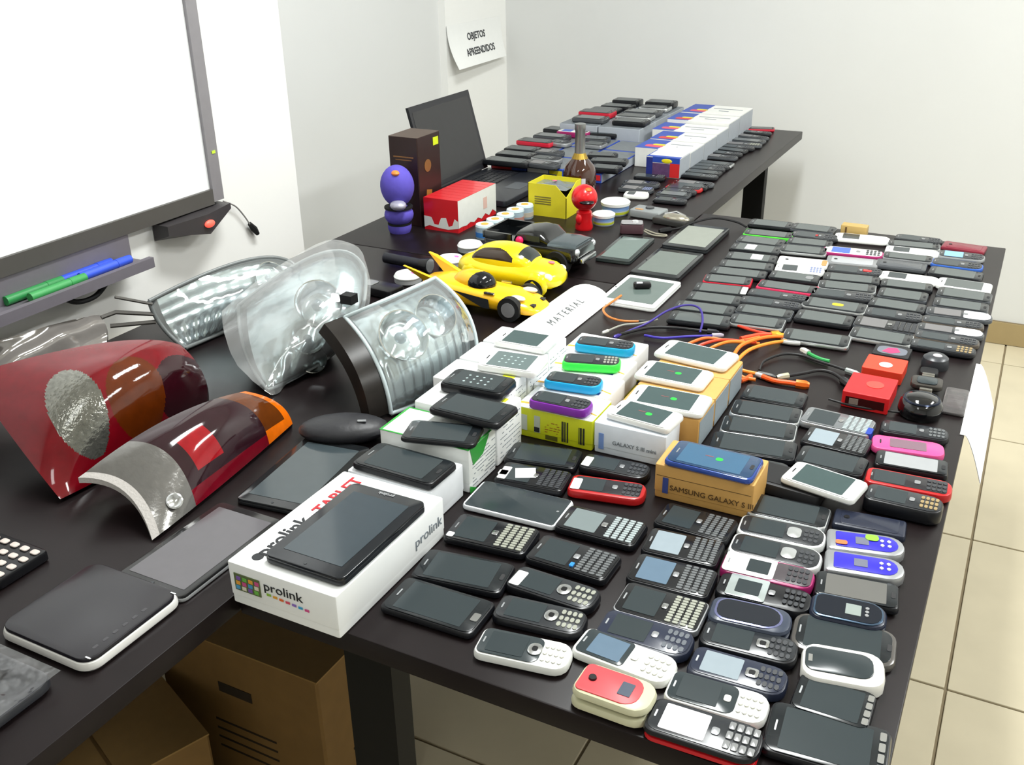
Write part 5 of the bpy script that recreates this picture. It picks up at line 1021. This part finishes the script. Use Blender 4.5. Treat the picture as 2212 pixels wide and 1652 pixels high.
('dark phone on the pile by the back wall, centre right one', 'slab', -1.26, 3.43, 0.817, 0.03, 0.13, 0.07, 0.016, 'grey', 'phones on the pile by the back wall'),
('dark phone on the pile by the back wall, rear left one', 'slab', -1.385, 3.505, 0.817, 0.03, 0.12, 0.07, 0.016, 'black', 'phones on the pile by the back wall'),
('dark phone on the pile by the back wall, rear right one', 'slab', -1.25, 3.53, 0.817, 0.03, 0.11, 0.07, 0.016, 'silveredge', 'phones on the pile by the back wall'),
('topmost dark phone of the left pair against the back wall', 'slab', -1.385, 3.6, 0.817, 0.03, 0.105, 0.07, 0.022, 'black', None),
('topmost dark phone of the right pair against the back wall', 'slab', -1.255, 3.61, 0.817, 0.03, 0.11, 0.07, 0.022, 'black', None),
('farthest phone with a red edge, at the back corner of the far desk', 'slab', -0.8932, 3.6519, 0.75, 0.2356, 0.1084, 0.046, 0.011, 'rededge', None),
('dim phone in the right-hand row of the far desk, second from the back wall', 'bar', -0.888, 3.5744, 0.75, -0.0123, 0.1176, 0.046, 0.011, 'black', 'dim phones in the right row'),
('dim phone in the right-hand row of the far desk, third from the back wall', 'bar', -0.883, 3.4998, 0.75, -0.2051, 0.1299, 0.046, 0.011, 'grey', 'dim phones in the right row'),
('dim phone in the right-hand row of the far desk, fourth from the back wall', 'slab', -0.8804, 3.4306, 0.75, -0.0643, 0.1305, 0.046, 0.011, 'grey palekeys', 'dim phones in the right row'),
('dim phone in the right-hand row of the far desk, fifth from the back wall', 'bar', -0.8779, 3.3637, 0.75, 0.0611, 0.1373, 0.046, 0.011, 'grey palekeys', 'dim phones in the right row'),
('dim phone in the right-hand row of the far desk, sixth from the back wall', 'bar', -0.8845, 3.3128, 0.75, -0.0175, 0.1286, 0.046, 0.011, 'black', 'dim phones in the right row'),
('dim phone in the right-hand row of the far desk, seventh from the back wall', 'slab', -0.8911, 3.2631, 0.75, -0.1039, 0.1188, 0.046, 0.011, 'black greykeys', 'dim phones in the right row'),
('dim phone in the right-hand row of the far desk, eighth from the back wall', 'bar', -0.8918, 3.2073, 0.75, -0.0553, 0.1206, 0.046, 0.011, 'black', 'dim phones in the right row'),
('dim phone in the right-hand row of the far desk, ninth from the back wall', 'bar', -0.8926, 3.153, 0.75, -0.009, 0.1206, 0.046, 0.011, 'grey', 'dim phones in the right row'),
('phone with a bright silver edge in the right row of the far desk', 'slab', -0.8816, 3.0542, 0.75, -0.0133, 0.1265, 0.046, 0.011, 'silveredge', None),
('dim phone in the right-hand row of the far desk, eleventh from the back wall', 'bar', -0.8795, 3.0137, 0.75, 0.024, 0.1201, 0.046, 0.011, 'black', 'dim phones in the right row'),
('dim phone in the right-hand row of the far desk, twelfth from the back wall', 'bar', -0.8774, 2.9741, 0.75, 0.0646, 0.1121, 0.046, 0.011, 'black', 'dim phones in the right row'),
('dim phone in the right-hand row of the far desk, thirteenth from the back wall', 'slab', -0.8732, 2.9266, 0.75, 0.0089, 0.1083, 0.046, 0.011, 'black', 'dim phones in the right row'),
('dim phone in the right-hand row of the far desk, fourteenth from the back wall', 'bar', -0.869, 2.8804, 0.75, -0.0457, 0.1088, 0.046, 0.011, 'black greykeys', 'dim phones in the right row'),
('dim phone in the right-hand row of the far desk, fifteenth from the back wall', 'bar', -0.8586, 2.7863, 0.75, 0.0282, 0.1205, 0.046, 0.011, 'grey', 'dim phones in the right row'),
('dim phone in the right-hand row of the far desk, sixteenth from the back wall', 'slab', -0.8624, 2.7533, 0.75, 0.0384, 0.1119, 0.046, 0.011, 'black', 'dim phones in the right row'),
('phone with red edge in the right row of the far desk', 'bar', -0.8662, 2.7209, 0.75, 0.049, 0.1074, 0.046, 0.011, 'red', None),
('dim phone in the right-hand row of the far desk, eighteenth from the back wall', 'bar', -0.8687, 2.6825, 0.75, 0.0376, 0.1021, 0.046, 0.011, 'black', 'dim phones in the right row'),
('dim phone in the right-hand row of the far desk, nineteenth from the back wall', 'slab', -0.8711, 2.6449, 0.75, 0.025, 0.095, 0.046, 0.011, 'grey', 'dim phones in the right row'),
('dim phone in the right-hand row of the far desk, twentieth from the back wall', 'bar', -0.858, 2.5799, 0.75, 0.0237, 0.0926, 0.046, 0.011, 'black', 'dim phones in the right row'),
('phone right in front of the small printed box on the far desk', 'bar', -0.9993, 2.8046, 0.75, 0.0901, 0.0949, 0.05, 0.013, 'black greykeys', None),
('grey phone between the small printed box and the tubs, farther one', 'bar', -0.9944, 2.7175, 0.75, 0.0972, 0.1095, 0.05, 0.013, 'grey', None),
('grey phone between the small printed box and the tubs, nearer one', 'bar', -0.9858, 2.6536, 0.75, 0.0275, 0.1016, 0.05, 0.013, 'grey bluepad', None),
('white phone partly behind the wide white-lidded tub', 'bar', -0.9633, 2.5954, 0.75, 0.1831, 0.0696, 0.05, 0.013, 'white', None),]
for (lab,kind,x,y,z,rz,L,W,T,st,g) in PHONES: phone(lab,kind,x,y,z,rz,L,W,T,st,g)
